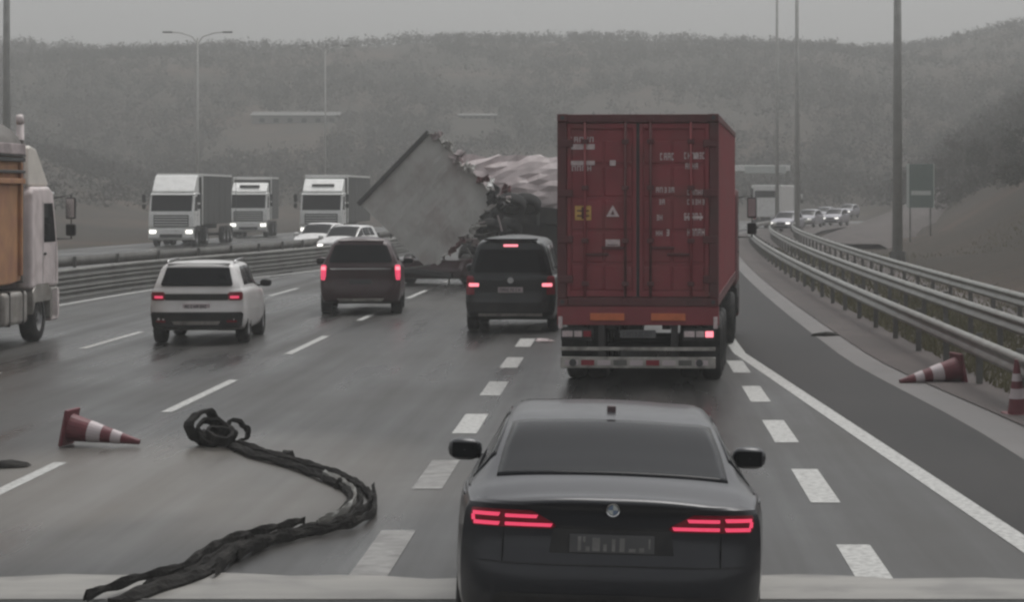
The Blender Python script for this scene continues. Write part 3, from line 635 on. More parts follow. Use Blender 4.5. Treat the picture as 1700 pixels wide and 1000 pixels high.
# dark panel-back people carrier
V1 = suv_spec(5.0, 0.98, 2.02, 1.18, 0.16, wt=0.70, nose=1.1); V1['pk'] = 8; V1['crown'] = 0.12
V1['top'] = [(0.16, 1.97), (0.8, 2.01), (2.4, 2.02), (3.6, 1.95), (4.3, 1.28), (4.8, 1.03)]; V1['wt'] = [(0.16, 0.68), (1, 0.70), (3.6, 0.70), (4.3, 0.78), (4.8, 0.7)]
C = make_car(V1)
vv = empty('passenger_van', (-2.42, 52.7, 0), rz=R(-1.0), label='dark boxy passenger van with lit high brake lamp, partly behind the red container', cat='van')
car_body(C, M_van, vv, (1.05, 4.05), 0.345, 0.235)
loft_patch(C, 3.7, 4.28, 8.1, 0, 'windscreen', M_glass, vv)
for s in (-1, 1):
    for a, b in ((0.4, 1.6), (1.7, 2.9), (3.0, 3.8)): loft_patch(C, a, b, 6.3, 7.75, 'side_window', M_glass, vv, side=s, ny=6, nv=5)
cap_poly(C, [(1.26, -0.74, 0.74), (1.30, -0.76, 0.76), (1.70, -0.65, 0.65), (1.74, -0.62, 0.62)], 'rear_window', M_glass, vv, n=12, out=0.02)
cap_poly(C, [(1.80, -0.15, 0.15), (1.845, -0.15, 0.15)], 'high_brake_lamp', M_redhot, vv, n=6, out=0.02)
for s in (-1, 1):
    tl = cap_poly(C, [(0.80, 0.76, 0.915), (0.84, 0.75, 0.92), (1.15, 0.76, 0.92), (1.19, 0.79, 0.91)], 'tail_lamp', M_redlamp, vv, n=5, mx=s < 0, out=0.012)
    cap_poly(C, [(0.97, 0.66, 0.86), (1.04, 0.66, 0.86)], 'brake_lamp', M_redhot, tl, n=4, mx=s < 0, out=0.02, inn=0.0)
    mirror(vv, s * 1.06, 3.75, 1.25, M_van, 1.15)
cap_poly(C, [(0.36, -0.66, 0.66), (0.41, -0.66, 0.66)], 'step_strip', M_bumper, vv, n=10, out=0.03)
cap_poly(C, [(0.44, -0.90, 0.90), (0.64, -0.92, 0.92)], 'bumper', M_black, vv, n=14, out=0.02)
plate(C, vv, 0.0, 0.90, m=M_conewhite)
MB().cyl((0, C['cap'](0, 1.10).y + 0.02, 1.10), (0, C['cap'](0, 1.10).y - 0.02, 1.10), 0.065, n=20).build('badge', M_chrome, vv)
MB().bx(-0.56, 0.56, 0.15, 0.34, 1.93, 1.97).build('roof_spoiler', M_van, vv, bevel=0.012)

# ------------------------------------------------------------------ trucks
def truck_cab(root, yf, m, H=3.0, deflect=3.8, mirrors=True, front=True, rz=None, roofm=None, hw=1.22, lowm=None):
    """cab whose front stands at local y = yf, heading +y"""
    y0 = yf - 2.2
    prof = [(y0, 1.05), (y0, H - 0.12), (y0 + 0.15, H), (yf - 0.75, H), (yf - 0.45, H - 0.10), (yf - 0.06, 1.85), (yf, 1.5), (yf, 1.05)]
    cab = MB().prism(prof, -hw, hw).build('cab', m, root, bevel=0.07, seg=3)
    # windscreen on the slanted front
    a, b = Vector((0, yf - 0.43, H - 0.16)), Vector((0, yf - 0.08, 1.93)); nrm = Vector((0, (H - 0.16) - 1.93, 0.35)).normalized()
    A = [[Vector((x, p.y, p.z)) + nrm * 0.012 for x in np.linspace(-hw * 0.90, hw * 0.90, 7)] for p in (a, a.lerp(b, 0.5), b)]
    Bq = [[q - nrm * 0.03 for q in r] for r in A]
    slab_patch(A, Bq).build('windscreen', M_glass, cab)
    for s in (-1, 1):
        MB().add([(s * (hw + 0.006), yf - 1.25, 1.95), (s * (hw + 0.006), yf - 0.30, 1.95), (s * (hw + 0.006), yf - 0.55, 2.72), (s * (hw + 0.006), yf - 1.25, 2.72),
                  (s * (hw - 0.02), yf - 1.25, 1.95), (s * (hw - 0.02), yf - 0.30, 1.95), (s * (hw - 0.02), yf - 0.55, 2.72), (s * (hw - 0.02), yf - 1.25, 2.72)],
                 [(0, 1, 2, 3), (7, 6, 5, 4), (0, 4, 5, 1), (1, 5, 6, 2), (2, 6, 7, 3), (3, 7, 4, 0)]).build('side_window', M_glass, cab)
        MB().box((s * (hw + 0.008), yf - 1.18, 1.72), (0.03, 0.16, 0.05)).build('door_handle', M_black, cab, bevel=0.01)
        for yy in (yf - 1.34, yf - 0.28): MB().bx(s * hw - 0.004, s * hw + 0.004, yy, yy + 0.012, 1.15, 2.75 if yy < yf - 1 else 1.9).build('door_gap', M_ink, cab)
        if mirrors:
            mm = MB().box((s * (hw + 0.27), yf - 0.12, 2.62), (0.20, 0.10, 0.44)).box((s * (hw + 0.27), yf - 0.12, 2.18), (0.20, 0.10, 0.24)).build('wing_mirror', M_black, root, bevel=0.03)
            MB().tube([(s * (hw - 0.05), yf - 0.25, 2.82), (s * (hw + 0.27), yf - 0.10, 2.88), (s * (hw + 0.27), yf - 0.09, 2.0), (s * (hw - 0.02), yf - 0.2, 2.0)], 0.018, 6).build('mirror_arm', M_black, mm)
            MB().box((s * (hw + 0.27), yf - 0.176, 2.62), (0.16, 0.012, 0.38)).build('mirror_glass', M_chrome, mm)
        MB().prism([(y0 + 0.10, 0.55), (y0 + 0.10, 1.0), (y0 + 0.35, 1.16), (yf - 0.85, 1.16), (yf - 0.75, 1.0), (yf - 0.70, 0.78), (y0 + 0.28, 0.78)], s * (hw - 0.42) if s > 0 else -hw, hw if s > 0 else -(hw - 0.42)).build('mudguard', lowm or M_black, root, bevel=0.02)
        MB().bx(min(s * (hw - 0.3), s * hw), max(s * (hw - 0.3), s * hw), yf - 0.66, yf - 0.1, 0.42, 1.04).build('step', lowm or M_black, root, bevel=0.03)
        wheel(root, s * (hw - 0.20), yf - 1.40, 0.50, 0.31, s, truck=True)
    if deflect:
        MB().prism([(y0 + 0.02, H + 0.01), (y0 + 0.02, deflect - 0.04), (y0 + 0.2, deflect), (y0 + 0.65, deflect - 0.06), (yf - 0.62, H + 0.10), (yf - 0.60, H + 0.01)], -hw * 0.94, hw * 0.94).build('roof_deflector', roofm or m, root, bevel=0.06, seg=3)
    if front:
        MB().prism([(yf - 0.02, 1.02), (yf + 0.05, 0.95), (yf + 0.06, 0.48), (yf - 0.05, 0.36), (yf - 0.6, 0.36), (yf - 0.6, 1.02)], -hw, hw).build('bumper', m, root, bevel=0.04)
        gr = MB().bx(-hw * 0.78, hw * 0.78, yf - 0.02, yf + 0.02, 1.10, 1.72).build('grille', M_black, root, bevel=0.02)
        for k in range(4): MB().bx(-hw * 0.74, hw * 0.74, yf + 0.02, yf + 0.035, 1.17 + k * 0.14, 1.22 + k * 0.14).build('grille_bar', m, gr)
        MB().bx(-hw * 0.5, hw * 0.5, yf + 0.062, yf + 0.075, 0.5, 0.68).build('air_intake', M_black, root)
        MB().bx(-hw * 0.96, hw * 0.96, yf - 0.55, yf - 0.18, H - 0.16, H - 0.10).build('sun_visor', M_truckwhite, root, bevel=0.02)
        for s in (-1, 1): MB().bx(min(s * hw * 0.66, s * hw * 0.95), max(s * hw * 0.66, s * hw * 0.95), yf + 0.05, yf + 0.08, 0.72, 0.9).build('headlamp', M_headlit, root, bevel=0.015)
    return cab
def axle(root, y, r=0.50, hw=1.22, dual=True, name='axle'):
    for s in (-1, 1):
        wheel(root, s * (hw - 0.16), y, r, 0.30, s, truck=True)
        if dual: wheel(root, s * (hw - 0.50), y, r, 0.30, s, truck=True)
    MB().cyl((-hw + 0.3, y, r), (hw - 0.3, y, r), 0.07, n=10).build(name, M_chassis, root)

# ---- red container truck
TY, TX, TYAW = 38.1, 0.17, R(-3.7)
tr = empty('container_truck', (TX, TY, 0), rz=TYAW, label='articulated truck carrying the maroon container, ahead of the dark grey sedan', cat='truck')
b = MB()
for s in (-1, 1): b.bx(s * 0.42 - 0.06, s * 0.42 + 0.06, 0.15, 12.0, 0.86, 1.20)
for y in (0.3, 2.0, 4.0, 6.0, 8.0, 10, 11.8): b.bx(-1.15, 1.15, y, y + 0.14, 1.05, 1.20)
b.build('chassis', M_chassis, tr)
for y in (1.9, 3.2, 4.5): axle(tr, y)
axle(tr, 11.2); axle(tr, 9.9) if False else None
cabw = truck_cab(tr, 15.2, M_maroondark, H=3.0, deflect=3.7, front=True)
MB().bx(-1.22, 1.22, 0.02, 0.16, 0.93, 1.215).build('rear_crossmember', M_maroon, tr, bevel=0.01)
for s in (-1, 1):
    MB().bx(s * 0.46 - 0.26, s * 0.46 + 0.26, -0.012, 0.018, 1.00, 1.11).build('orange_reflector', M_orange, tr, bevel=0.006)
    lb = MB().bx(s * 0.92 - 0.24, s * 0.92 + 0.24, -0.03, 0.10, 0.70, 0.88).build('lamp_cluster', M_black, tr, bevel=0.015)
    for i, (mm, x0, x1) in enumerate(((M_decal, -0.22, -0.06), (M_decal, -0.04, 0.08), (M_redhot if s > 0 else M_redlamp, 0.10, 0.22))):
        MB().bx(s * 0.92 + x0, s * 0.92 + x1, -0.045, -0.02, 0.755, 0.845).build('lamp_lens', mm, lb, bevel=0.006)
    MB().bx(s * 1.02 - 0.20, s * 1.02 + 0.20, 0.75, 0.77, 0.30, 0.86).build('mud_flap', M_rubber, tr)
    MB().bx(s * 0.55 - 0.05, s * 0.55 + 0.05, 0.03, 0.20, 0.42, 0.95).build('bumper_bracket', M_chassis, tr)
    MB().bx(s * 1.17 - 0.03, s * 1.17 + 0.03, -0.02, 0.05, 0.88, 1.06).build('marker_lamp', M_decal, tr, bevel=0.008)
pl = MB().bx(-0.27, 0.27, -0.02, 0.02, 0.74, 0.86).build('licence_plate', M_plate, tr, bevel=0.004)
glyphs(MB(), -0.22, 0.765, 0.44, 0.07, 8, y=-0.02, th=0.003, seed=4).build('lettering', M_ink, pl)
bar = MB().bx(-1.17, 1.17, -0.01, 0.10, 0.28, 0.45).build('underrun_bumper', M_bumper, tr, bevel=0.012)
rnd = random.Random(5)
for i in range(9):
    x0 = -1.10 + i * 0.245
    MB().bx(x0, x0 + 0.20, -0.016, -0.008, 0.325, 0.405).build('chevron_stripe', M_conewhite if i % 2 == 0 else (M_redlamp if i % 4 == 1 else M_galvdark), bar)
for x in (-0.98, 0.93): MB().cyl((x, -0.03, 0.365), (x, 0.0, 0.365), 0.055, n=16).build('bumper_hole', M_ink, bar)
MB().bx(-1.17, 1.17, 0.0, 0.06, 0.545, 0.60).build('lamp_rail', M_bumper, tr, bevel=0.008)

# ---- shipping container on it
ct = empty('shipping_container', (TX, TY, 1.22), rz=TYAW, label='maroon forty-foot shipping container with locking bars and white markings on its doors', cat='container')
CW, CHh, CL = 1.219, 2.90, 12.19
for s in (-1, 1):
    MB().bx(min(s * CW, s * (CW - 0.14)), max(s * CW, s * (CW - 0.14)), 0.02, 0.16, 0.12, CHh - 0.12).build('corner_post', M_maroondark, ct, bevel=0.01)
    for zz in (0.0, CHh - 0.118):
        cc = MB().bx(min(s * CW, s * (CW - 0.162)), max(s * CW, s * (CW - 0.162)), -0.006, 0.178, zz, zz + 0.118).build('corner_casting', M_maroondark, ct, bevel=0.008)
        MB().cyl((s * (CW - 0.08), -0.008, zz + 0.06), (s * (CW - 0.08), 0.0, zz + 0.06), 0.032, n=12).build('casting_hole', M_ink, cc)
    # corrugated side wall
    rows = []; yv = 0.16; pat = [(0.0, 0), (0.07, 0), (0.14, 0.036), (0.21, 0.036), (0.278, 0)]
    pts = []
    while yv < CL - 0.3:
        for dy, dx in pat[:-1]: pts.append((yv + dy, dx))
        yv += 0.278
    pts.append((CL - 0.16, 0))
    b = MB(); n = len(pts)
    vs = [(s * (CW - 0.02 - dx), y, z) for y, dx in pts for z in (0.16, CHh - 0.1)]
    b.add(vs, [(2 * i, 2 * i + 2, 2 * i + 3, 2 * i + 1) for i in range(n - 1)])
    so_ = b.build('corrugated_side', M_maroon, ct); sol = so_.modifiers.new('solid', 'SOLIDIFY'); sol.thickness = 0.008
    MB().bx(min(s * CW, s * (CW - 0.06)), max(s * CW, s * (CW - 0.06)), 0.18, CL - 0.18, CHh - 0.10, CHh - 0.01).build('top_rail', M_maroondark, ct)
    MB().bx(min(s * CW, s * (CW - 0.06)), max(s * CW, s * (CW - 0.06)), 0.18, CL - 0.18, 0.01, 0.16).build('bottom_rail', M_maroondark, ct)
MB().bx(-CW + 0.03, CW - 0.03, 0.18, CL, CHh - 0.04, CHh - 0.015).build('roof', M_maroondark, ct)
MB().bx(-CW + 0.03, CW - 0.03, 0.18, CL, 0.10, 0.15).build('floor_panel', M_chassis, ct)
MB().bx(-CW + 0.03, CW - 0.03, CL - 0.08, CL, 0.1, CHh - 0.05).build('front_wall', M_maroon, ct)
MB().bx(-CW + 0.163, CW - 0.163, 0.015, 0.12, CHh - 0.13, CHh - 0.005).build('door_header', M_maroondark, ct, bevel=0.008)
MB().bx(-CW + 0.163, CW - 0.163, 0.010, 0.14, 0.0, 0.13).build('door_sill', M_maroondark, ct, bevel=0.008)
def bxs(b, s, x0, x1, *r): return b.bx(min(s * x0, s * x1), max(s * x0, s * x1), *r)
for s in (-1, 1):
    X0, X1, Z0, Z1 = 0.012, CW - 0.145, 0.14, CHh - 0.14
    dr = bxs(MB(), s, X0, X1, 0.075, 0.105, Z0, Z1).build('door', M_maroon, ct)
    fr = MB()
    for a in ((X0, X0 + 0.06, 0.045, 0.08, Z0, Z1), (X1 - 0.06, X1, 0.045, 0.08, Z0, Z1), (X0 + 0.06, X1 - 0.06, 0.045, 0.08, Z1 - 0.08, Z1), (X0 + 0.06, X1 - 0.06, 0.045, 0.08, Z0, Z0 + 0.08)): bxs(fr, s, *a)
    fr.build('door_frame', M_maroon, dr, bevel=0.006)
    # the pressed horizontal panels between the locking bars
    zz = Z0 + 0.10
    for hgt in (0.42, 0.50, 0.50, 0.50, 0.40):
        for (xa, xb) in ((X0 + 0.08, 0.50), (0.53, X1 - 0.08)): bxs(MB(), s, xa, xb, 0.060, 0.08, zz, zz + hgt - 0.06).build('pressed_panel', M_maroon, dr, bevel=0.012)
        zz += hgt
    bxs(MB(), s, X0 - 0.006, X0 + 0.01, 0.04, 0.078, Z0, Z1).build('door_gasket', M_ink, dr)
    for xr in (0.19, 0.80):
        rod = MB().cyl((s * xr, 0.028, 0.05), (s * xr, 0.028, CHh - 0.05), 0.019, n=10)
        rod = rod.build('locking_bar', M_maroondark if xr < 0.5 else M_maroon, dr, smooth=True)
        for zz2 in (0.05, 0.30, 0.95, 1.75, 2.45, CHh - 0.12): MB().bx(s * xr - 0.05, s * xr + 0.05, 0.004, 0.062, zz2, zz2 + 0.07).build('bar_bracket', M_maroondark, dr, bevel=0.006)
        h0, h1 = (xr + 0.02, xr + 0.36) if xr < 0.5 else (xr - 0.36, xr - 0.02)
        bxs(MB(), s, h0, h1, 0.008, 0.030, 0.86 if xr < 0.5 else 0.76, 0.90 if xr < 0.5 else 0.80).build('lock_handle', M_maroondark, dr, bevel=0.006)
    for zz2 in (0.35, 0.95, 1.65, 2.40):
        bxs(MB(), s, X1 - 0.09, CW - 0.02, 0.004, 0.05, zz2, zz2 + 0.11).build('hinge', M_maroondark, dr, bevel=0.008)
# markings: position measured from the container's own corner
def cm(xp, yp): return ((xp - 1060) / 110.2, (500 - yp) / 110.2 + 0.06)
def mark(x, y, wpx, hpx, n, m=M_decal, seed=0, yy=0.056):
    xa, za = cm(x, y); glyphs(MB(), xa, za, wpx / 110.2, hpx / 110.2, n, y=yy, th=0.004, seed=seed).build('door_marking', m, ct)
def solid_mark(x, y, wpx, hpx, m=M_decal, yy=0.056, cuts=0):
    xa, za = cm(x, y); ww, hh = wpx / 110.2, hpx / 110.2
    o = MB().bx(xa, xa + ww, yy - 0.005, yy, za, za + hh).build('door_label', m, ct)
    for k in range(cuts): MB().bx(xa + ww * 0.12, xa + ww * 0.88, yy - 0.008, yy - 0.003, za + hh * (0.25 + 0.35 * k), za + hh * (0.36 + 0.35 * k)).build('label_print', M_maroondark, o)
solid_mark(945, 246, 43, 9); mark(945, 234, 43, 9, 5, seed=1)
solid_mark(945, 272, 43, 7); mark(950, 282, 34, 9, 4, seed=2); solid_mark(1013, 273, 10, 9)
solid_mark(955, 364, 27, 24, M_yellow, cuts=2); MB().bx(cm(966, 0)[0], cm(970, 0)[0], 0.046, 0.054, cm(0, 362)[1], cm(0, 342)[1]).build('label_print', M_maroondark, ct)
xa, za = cm(1007, 358); tw = 22 / 110.2
MB().add([(xa, 0.054, za), (xa + tw, 0.054, za), (xa + tw / 2, 0.054, za + tw * 0.88), (xa, 0.060, za), (xa + tw, 0.060, za), (xa + tw / 2, 0.060, za + tw * 0.88)], [(0, 1, 2), (5, 4, 3), (0, 3, 4, 1), (1, 4, 5, 2), (2, 5, 3, 0)]).build('warning_triangle', M_decal, ct)
MB().add([(xa + tw * .36, 0.050, za + 0.03), (xa + tw * .64, 0.050, za + 0.03), (xa + tw / 2, 0.050, za + tw * 0.5), (xa + tw * .36, 0.054, za + 0.03), (xa + tw * .64, 0.054, za + 0.03), (xa + tw / 2, 0.054, za + tw * 0.5)], [(0, 1, 2), (5, 4, 3), (0, 3, 4, 1), (1, 4, 5, 2), (2, 5, 3, 0)]).build('triangle_print', M_maroondark, ct)
solid_mark(1006, 409, 24, 13, cuts=1)
mark(1097, 264, 25, 12, 4, seed=3); mark(1137, 262, 36, 11, 6, seed=4); solid_mark(1152, 262, 9, 10); mark(1186, 262, 7, 10, 1, seed=9); mark(1139, 279, 22, 10, 4, seed=5)
for i, y in enumerate((318, 338, 364, 390)):
    mark(1090 + (4 if i == 1 else 0), y, 12 if i else 32, 9, 2 if i else 5, seed=10 + i); mark(1142 - (5 if i == 2 else 0), y + (4 if i == 0 else 0), 30, 12 if i > 1 else 9, 5, seed=20 + i)
mark(1106, 390, 8, 11, 1, seed=40); solid_mark(1138, 361, 30, 4)
solid_mark(1165, 490, 17, 6)

# ---- ochre tipper truck on the median side
tp = empty('tipper_truck', (-12.86, 42.0, 0), rz=R(-0.8), label='ochre tipper truck with pale cab beside the median guard rail', cat='truck')
fm = mat('scuffed_tank_alloy', (0.42, 0.40, 0.37), 0.45, metal=0.4, var=0.25, dirt=(0.2, 0.17, 0.14), dirt_amt=0.7)
cab = truck_cab(tp, 9.25, M_pinkwhite, lowm=fm, H=3.05, deflect=3.85, roofm=mat('cream_roof_deflector', (0.70, 0.66, 0.60), 0.5, var=0.1), hw=1.24)
b = MB()
for s in (-1, 1): b.bx(s * 0.42 - 0.05, s * 0.42 + 0.05, 0.2, 8.6, 0.85, 1.12)
for y in (0.4, 2.2, 4.2, 6.2): b.bx(-0.42, 0.42, y, y + 0.12, 0.9, 1.1)
b.build('chassis', M_chassis, tp)
for y in (1.2, 2.6): axle(tp, y, hw=1.24)
bed = MB().prism([(0.0, 1.45), (-0.15, 3.75), (6.35, 3.75), (6.55, 3.45), (6.35, 1.25), (5.6, 1.2), (0.6, 1.2)], -1.20, 1.20).build('tipper_body', M_tipper, tp, bevel=0.03)
for s in (-1, 1):
    for k in range(3):
        y = 0.35 + k * 2.9; MB().bx(min(s * 1.2, s * 1.27), max(s * 1.2, s * 1.27), y, y + 0.12, 1.35, 3.5).build('side_rib', M_tipper, bed, bevel=0.015)
    for z, zz, mm in ((3.10, 3.20, M_tipper), (3.52, 3.60, M_greyedge), (3.66, 3.86, M_cargo), (3.30, 3.36, M_greyedge)): MB().bx(min(s * 1.2, s * 1.285), max(s * 1.2, s * 1.285), 0.0, 6.4, z, zz).build('side_rail', mm, bed, bevel=0.012)
    MB().bx(min(s * 0.70, s * 1.2), max(s * 0.70, s * 1.2), 7.25, 8.0, 0.50, 1.08).build('step_box', M_black, tp, bevel=0.02) if False else None
    MB().bx(min(s * 0.65, s * 1.24), max(s * 0.65, s * 1.24), 5.0, 6.75, 0.42, 1.05).build('fuel_tank', fm, tp, bevel=0.08, seg=3)
    for y in (5.35, 6.35): MB().bx(min(s * 0.64, s * 1.25), max(s * 0.64, s * 1.25), y, y + 0.06, 0.41, 1.06).build('tank_strap', M_chassis, tp, bevel=0.01)
# heaped tarpaulin over the load
rows = []
for i in range(17):
    x = -1.3 + 2.6 * i / 16; k = 1 - (x / 1.3) ** 2
    rows.append([(x, -0.1 + 6.5 * j / 20, 3.82 + 0.62 * k ** 0.7 * (0.85 + 0.15 * math.sin(j * 1.3 + i)) - (0.20 if abs(x) > 1.25 else 0)) for j in range(21)])
tz = sheet('tarpaulin', rows, M_tarp, tp); q = tz.modifiers.new('solid', 'SOLIDIFY'); q.thickness = 0.02
MB().cyl((1.06, 6.86, 1.1), (1.06, 6.86, 4.3), 0.075, n=14).cyl((1.06, 6.86, 4.28), (1.06, 6.80, 4.42), 0.085, 0.07, n=14).build('air_intake_stack', M_pinkwhite, tp, smooth=True)
MB().bx(-1.2, 1.2, 6.5, 6.62, 1.2, 3.95).build('headboard', M_tarp, tp, bevel=0.02)
MB().bx(-1.2, 1.2, -0.12, -0.02, 0.4, 0.6).build('underrun_bumper', M_bumper, tp, bevel=0.01)

# ---- oncoming trucks beyond the median
def oncoming_truck(x, Y, label, rz=0.0, box=True, deflect=3.75, trailer_mat=None, hw=1.22, L=12.5, white=M_truckwhite):
    r_ = empty('oncoming_truck', (x, Y, 0), rz=math.pi + rz, label=label, cat='truck', group='white trucks on the opposite carriageway')
    truck_cab(r_, 0.0, white, H=2.95, deflect=deflect, hw=hw)
    if box:
        t = MB().bx(-1.26, 1.26, -2.9 - L, -2.75, 1.15, 3.95).build('trailer_box', trailer_mat or M_curtain, r_, bevel=0.03)
        MB().bx(-1.275, 1.275, -2.77, -2.72, 3.80, 3.99).build('front_frame', white, r_, bevel=0.01)
        for s in (-1, 1):
            MB().bx(s * 1.24 - 0.03, s * 1.24 + 0.03, -2.78, -2.70, 1.15, 3.97).build('front_frame', white, r_)
            MB().bx(s * 1.255 - 0.015, s * 1.255 + 0.015, -2.9 - L, -2.8, 3.86, 3.98).build('top_rail', white, t)
            for k in range(6 if L > 8 else 2): MB().bx(s * 1.262 - 0.008, s * 1.262 + 0.008, -4.6 - k * 2, -4.52 - k * 2, 1.2, 3.85).build('curtain_strap', M_greyedge, t)
        for y in ((-10.6, -11.9, -13.2) if L > 8 else (-6.6,)): axle(r_, y, hw=1.24, dual=False)
        b = MB()
        for s in (-1, 1): b.bx(s * 0.4 - 0.05, s * 0.4 + 0.05, -2.5 - L, -0.4, 0.85, 1.1)
        b.build('chassis', M_chassis, r_)
        axle(r_, -4.6, hw=1.22)
    return r_
oncoming_truck(px(284, 137), 137, 'oncoming white articulated truck with high roof and long grey curtain trailer', rz=R(0), deflect=3.9, L=10.0)
oncoming_truck(px(412, 166), 166, 'oncoming white truck second in the queue, with a window-like dark panel above its cab', rz=R(2.6), deflect=3.6, L=5.0, trailer_mat=M_greyedge)
oncoming_truck(px(533, 146), 146, 'oncoming white truck close behind the small white cars near the tilted trailer', rz=R(0), deflect=3.75)
for nm, xx, YY in (('p', 407, 166), ('q', 533, 146)):
    o = [q for q in bpy.data.objects if q.name.startswith('oncoming_truck') and q.type == 'EMPTY' and abs(q.location.y - YY) < 0.1][0]
    MB().box((0, -0.98, 3.33), (1.3, 0.06, 0.24), Matrix.Rotation(R(-28), 3, 'X')).build('roof_sign', M_greyedge, o, bevel=0.02)
def small_car(x, Y, label, rz=math.pi, m=M_white, lit=True, group=None, spec=None):
    sp = spec or suv_spec(4.2, 0.88, 1.52, 0.98, 0.30, wt=0.64, nose=0.88); C = make_car(sp); Ln = sp['L']
    r_ = empty('passenger_car', (x, Y, 0), rz=rz, label=label, cat='car', group=group)
    car_body(C, m, r_, (0.85, Ln - 0.85), 0.32, 0.21); glazing(C, r_, Ln, wins=((0.6, 1.2), (1.26, 2.1), (2.16, 2.95)))
    front_kit(C, r_, 0.88, 0.88, lit)
    cap_poly(C, [(1.06, -0.6, 0.6), (1.38, -0.54, 0.54)], 'rear_window', M_glass, r_, n=8)
    for s in (-1, 1):
        cap_poly(C, [(0.78, 0.6, 0.8), (0.93, 0.6, 0.81)], 'tail_lamp', M_redlamp, r_, n=4, mx=s < 0, out=0.012); mirror(r_, s * 0.96, Ln * 0.66, 1.0, m, 0.95)
    plate(C, r_, 0, 0.55, m=M_conewhite)
    return r_
small_car(px(552, 121), 121, 'small white car oncoming just ahead of a white truck, beyond the median', rz=math.pi + R(-9))
small_car(px(601, 113), 113, 'white oncoming car half hidden by the tilted grey trailer', rz=math.pi + R(-12))

# ---- far vehicles round the bend
def far_box_truck(x, Y, z, rz, label):
    r_ = empty('box_truck', (x, Y, z), rz=rz, label=label, cat='truck')
    MB().bx(-1.22, 1.22, 0.0, 6.2, 0.95, 3.55).build('cargo_box', M_truckwhite, r_, bevel=0.05)
    MB().bx(-0.95, 0.75, -0.03, 0.0, 2.55, 3.10).build('rear_window', M_glass, r_, bevel=0.01)
    MB().bx(-1.28, -1.06, -0.02, 0.3, 0.9, 3.3).build('rear_frame', M_black, r_)
    MB().bx(-1.2, 1.2, -0.04, 0.05, 0.5, 0.72).build('bumper', M_black, r_, bevel=0.01)
    for s in (-1, 1): MB().bx(s * 0.95 - 0.12, s * 0.95 + 0.12, -0.05, 0.0, 0.78, 0.92).build('tail_lamp', M_redlamp, r_)
    for y in (1.4, 5.6): axle(r_, y, r=0.45, dual=False)
    MB().bx(-0.5, 0.5, 0.1, 7, 0.6, 0.95).build('chassis', M_chassis, r_)
    truck_cab(r_, 8.3, M_truckwhite, H=2.7, deflect=None)
    return r_
far_box_truck(px(1272, 205), 205, 0.0, R(-14), 'white box vehicle with dark rear window on the bend past the container truck')
sc_pos = [(1318, 190, 'silver car coming round the bend beside the far white box vehicle'), (1396, 226, 'pale lilac-grey car on the slip road, nearest its low end'), (1352, 216, 'pale car between the silver car and the slip road on the far bend'), (1376, 254, 'hazy pale car following behind the lilac-grey car on the far bend')]
M_lilac = mat('pale_grey_car_paint', (0.40, 0.39, 0.43), 0.4, coat=0.4, var=0.05)
for x, Y, lb in sc_pos:
    X = px(x, Y); small_car(X, Y, lb, rz=math.pi + R(-18), m=M_lilac).location.z = max(0.02, terrain(X, Y) + 0.2)
X = px(1416, 285); c_ = small_car(X, 285, 'grey car high up where the slip road climbs into the haze', rz=math.pi + R(-20), m=M_lilac); c_.location.z = terrain(X, 285) + 0.15

# ------------------------------------------------------------------ the crash: tilted grey trailer and torn pale trailer
GY = 80.0
gt = empty('wrecked_trailer', (px(716, GY), GY, pz(334, 80.0)), label='grey box trailer thrown up on its corner in front of the torn pale trailer', cat='trailer')
q = Matrix.Rotation(R(2), 4, 'Z') @ Matrix.Rotation(R(-46), 4, 'Y')
gt.rotation_euler = q.to_euler()
HS, HH = 1.62, 1.56
rn_ = np.random.RandomState(21); rows = []
for i in range(31):
    row = []
    for j in range(31):
        u, v = i / 30, j / 30; x = -HS + 2 * HS * u; z = -HH + 2 * HH * v
        rib = 0.010 * (1 if (j % 6) in (0, 1) else 0)
        y = 0.04 * math.sin(u * 7 + v * 3) * math.sin(v * 5 + 1) - rib + rn_.normal(0, 0.004) + 0.16 * max(0, u - 0.75) * math.sin(v * 17) + 0.10 * max(0, 0.25 - v) * math.sin(u * 23)
        if i == 30: x -= abs(rn_.normal(0, 0.10)); y -= rn_.uniform(0, 0.15)
        if j == 0: z += abs(rn_.normal(0, 0.08)); y -= rn_.uniform(0, 0.12)
        row.append((x, y, z))
    rows.append(row)
pn = sheet('end_panel', rows, M_grey, gt); mo = pn.modifiers.new('solid', 'SOLIDIFY'); mo.thickness = 0.02
for p in pn.data.polygons: p.use_smooth = False
MB().bx(-HS + 0.02, HS - 0.25, 0.20, 1.3, -HH + 0.2, HH - 0.02).build('trailer_box', M_grey, gt, bevel=0.03)
MB().bx(-HS - 0.05, HS - 0.1, -0.10, 1.3, HH - 0.05, HH + 0.10).build('top_frame', M_greyedge, gt, bevel=0.015)
def crumple(name, c, w_, h_, ang, m, parent, seed, amp=0.10, n=6):
    r0 = np.random.RandomState(seed); rt = Matrix.Rotation(ang, 3, 'Y'); rr_ = []
    for i in range(n + 1):
        rr_.append([tuple(Vector(c) + rt @ Vector(((i / n - 0.5) * w_ + r0.normal(0, 0.05 * w_), r0.normal(0, amp), (j / n - 0.5) * h_ * (0.6 + 0.4 * math.sin(3 * i + seed)) + r0.normal(0, 0.04)))) for j in range(n + 1)])
    o = sheet(name, rr_, m, parent); o.modifiers.new('solid', 'SOLIDIFY').thickness = 0.015
    for p in o.data.polygons: p.use_smooth = False
    return o
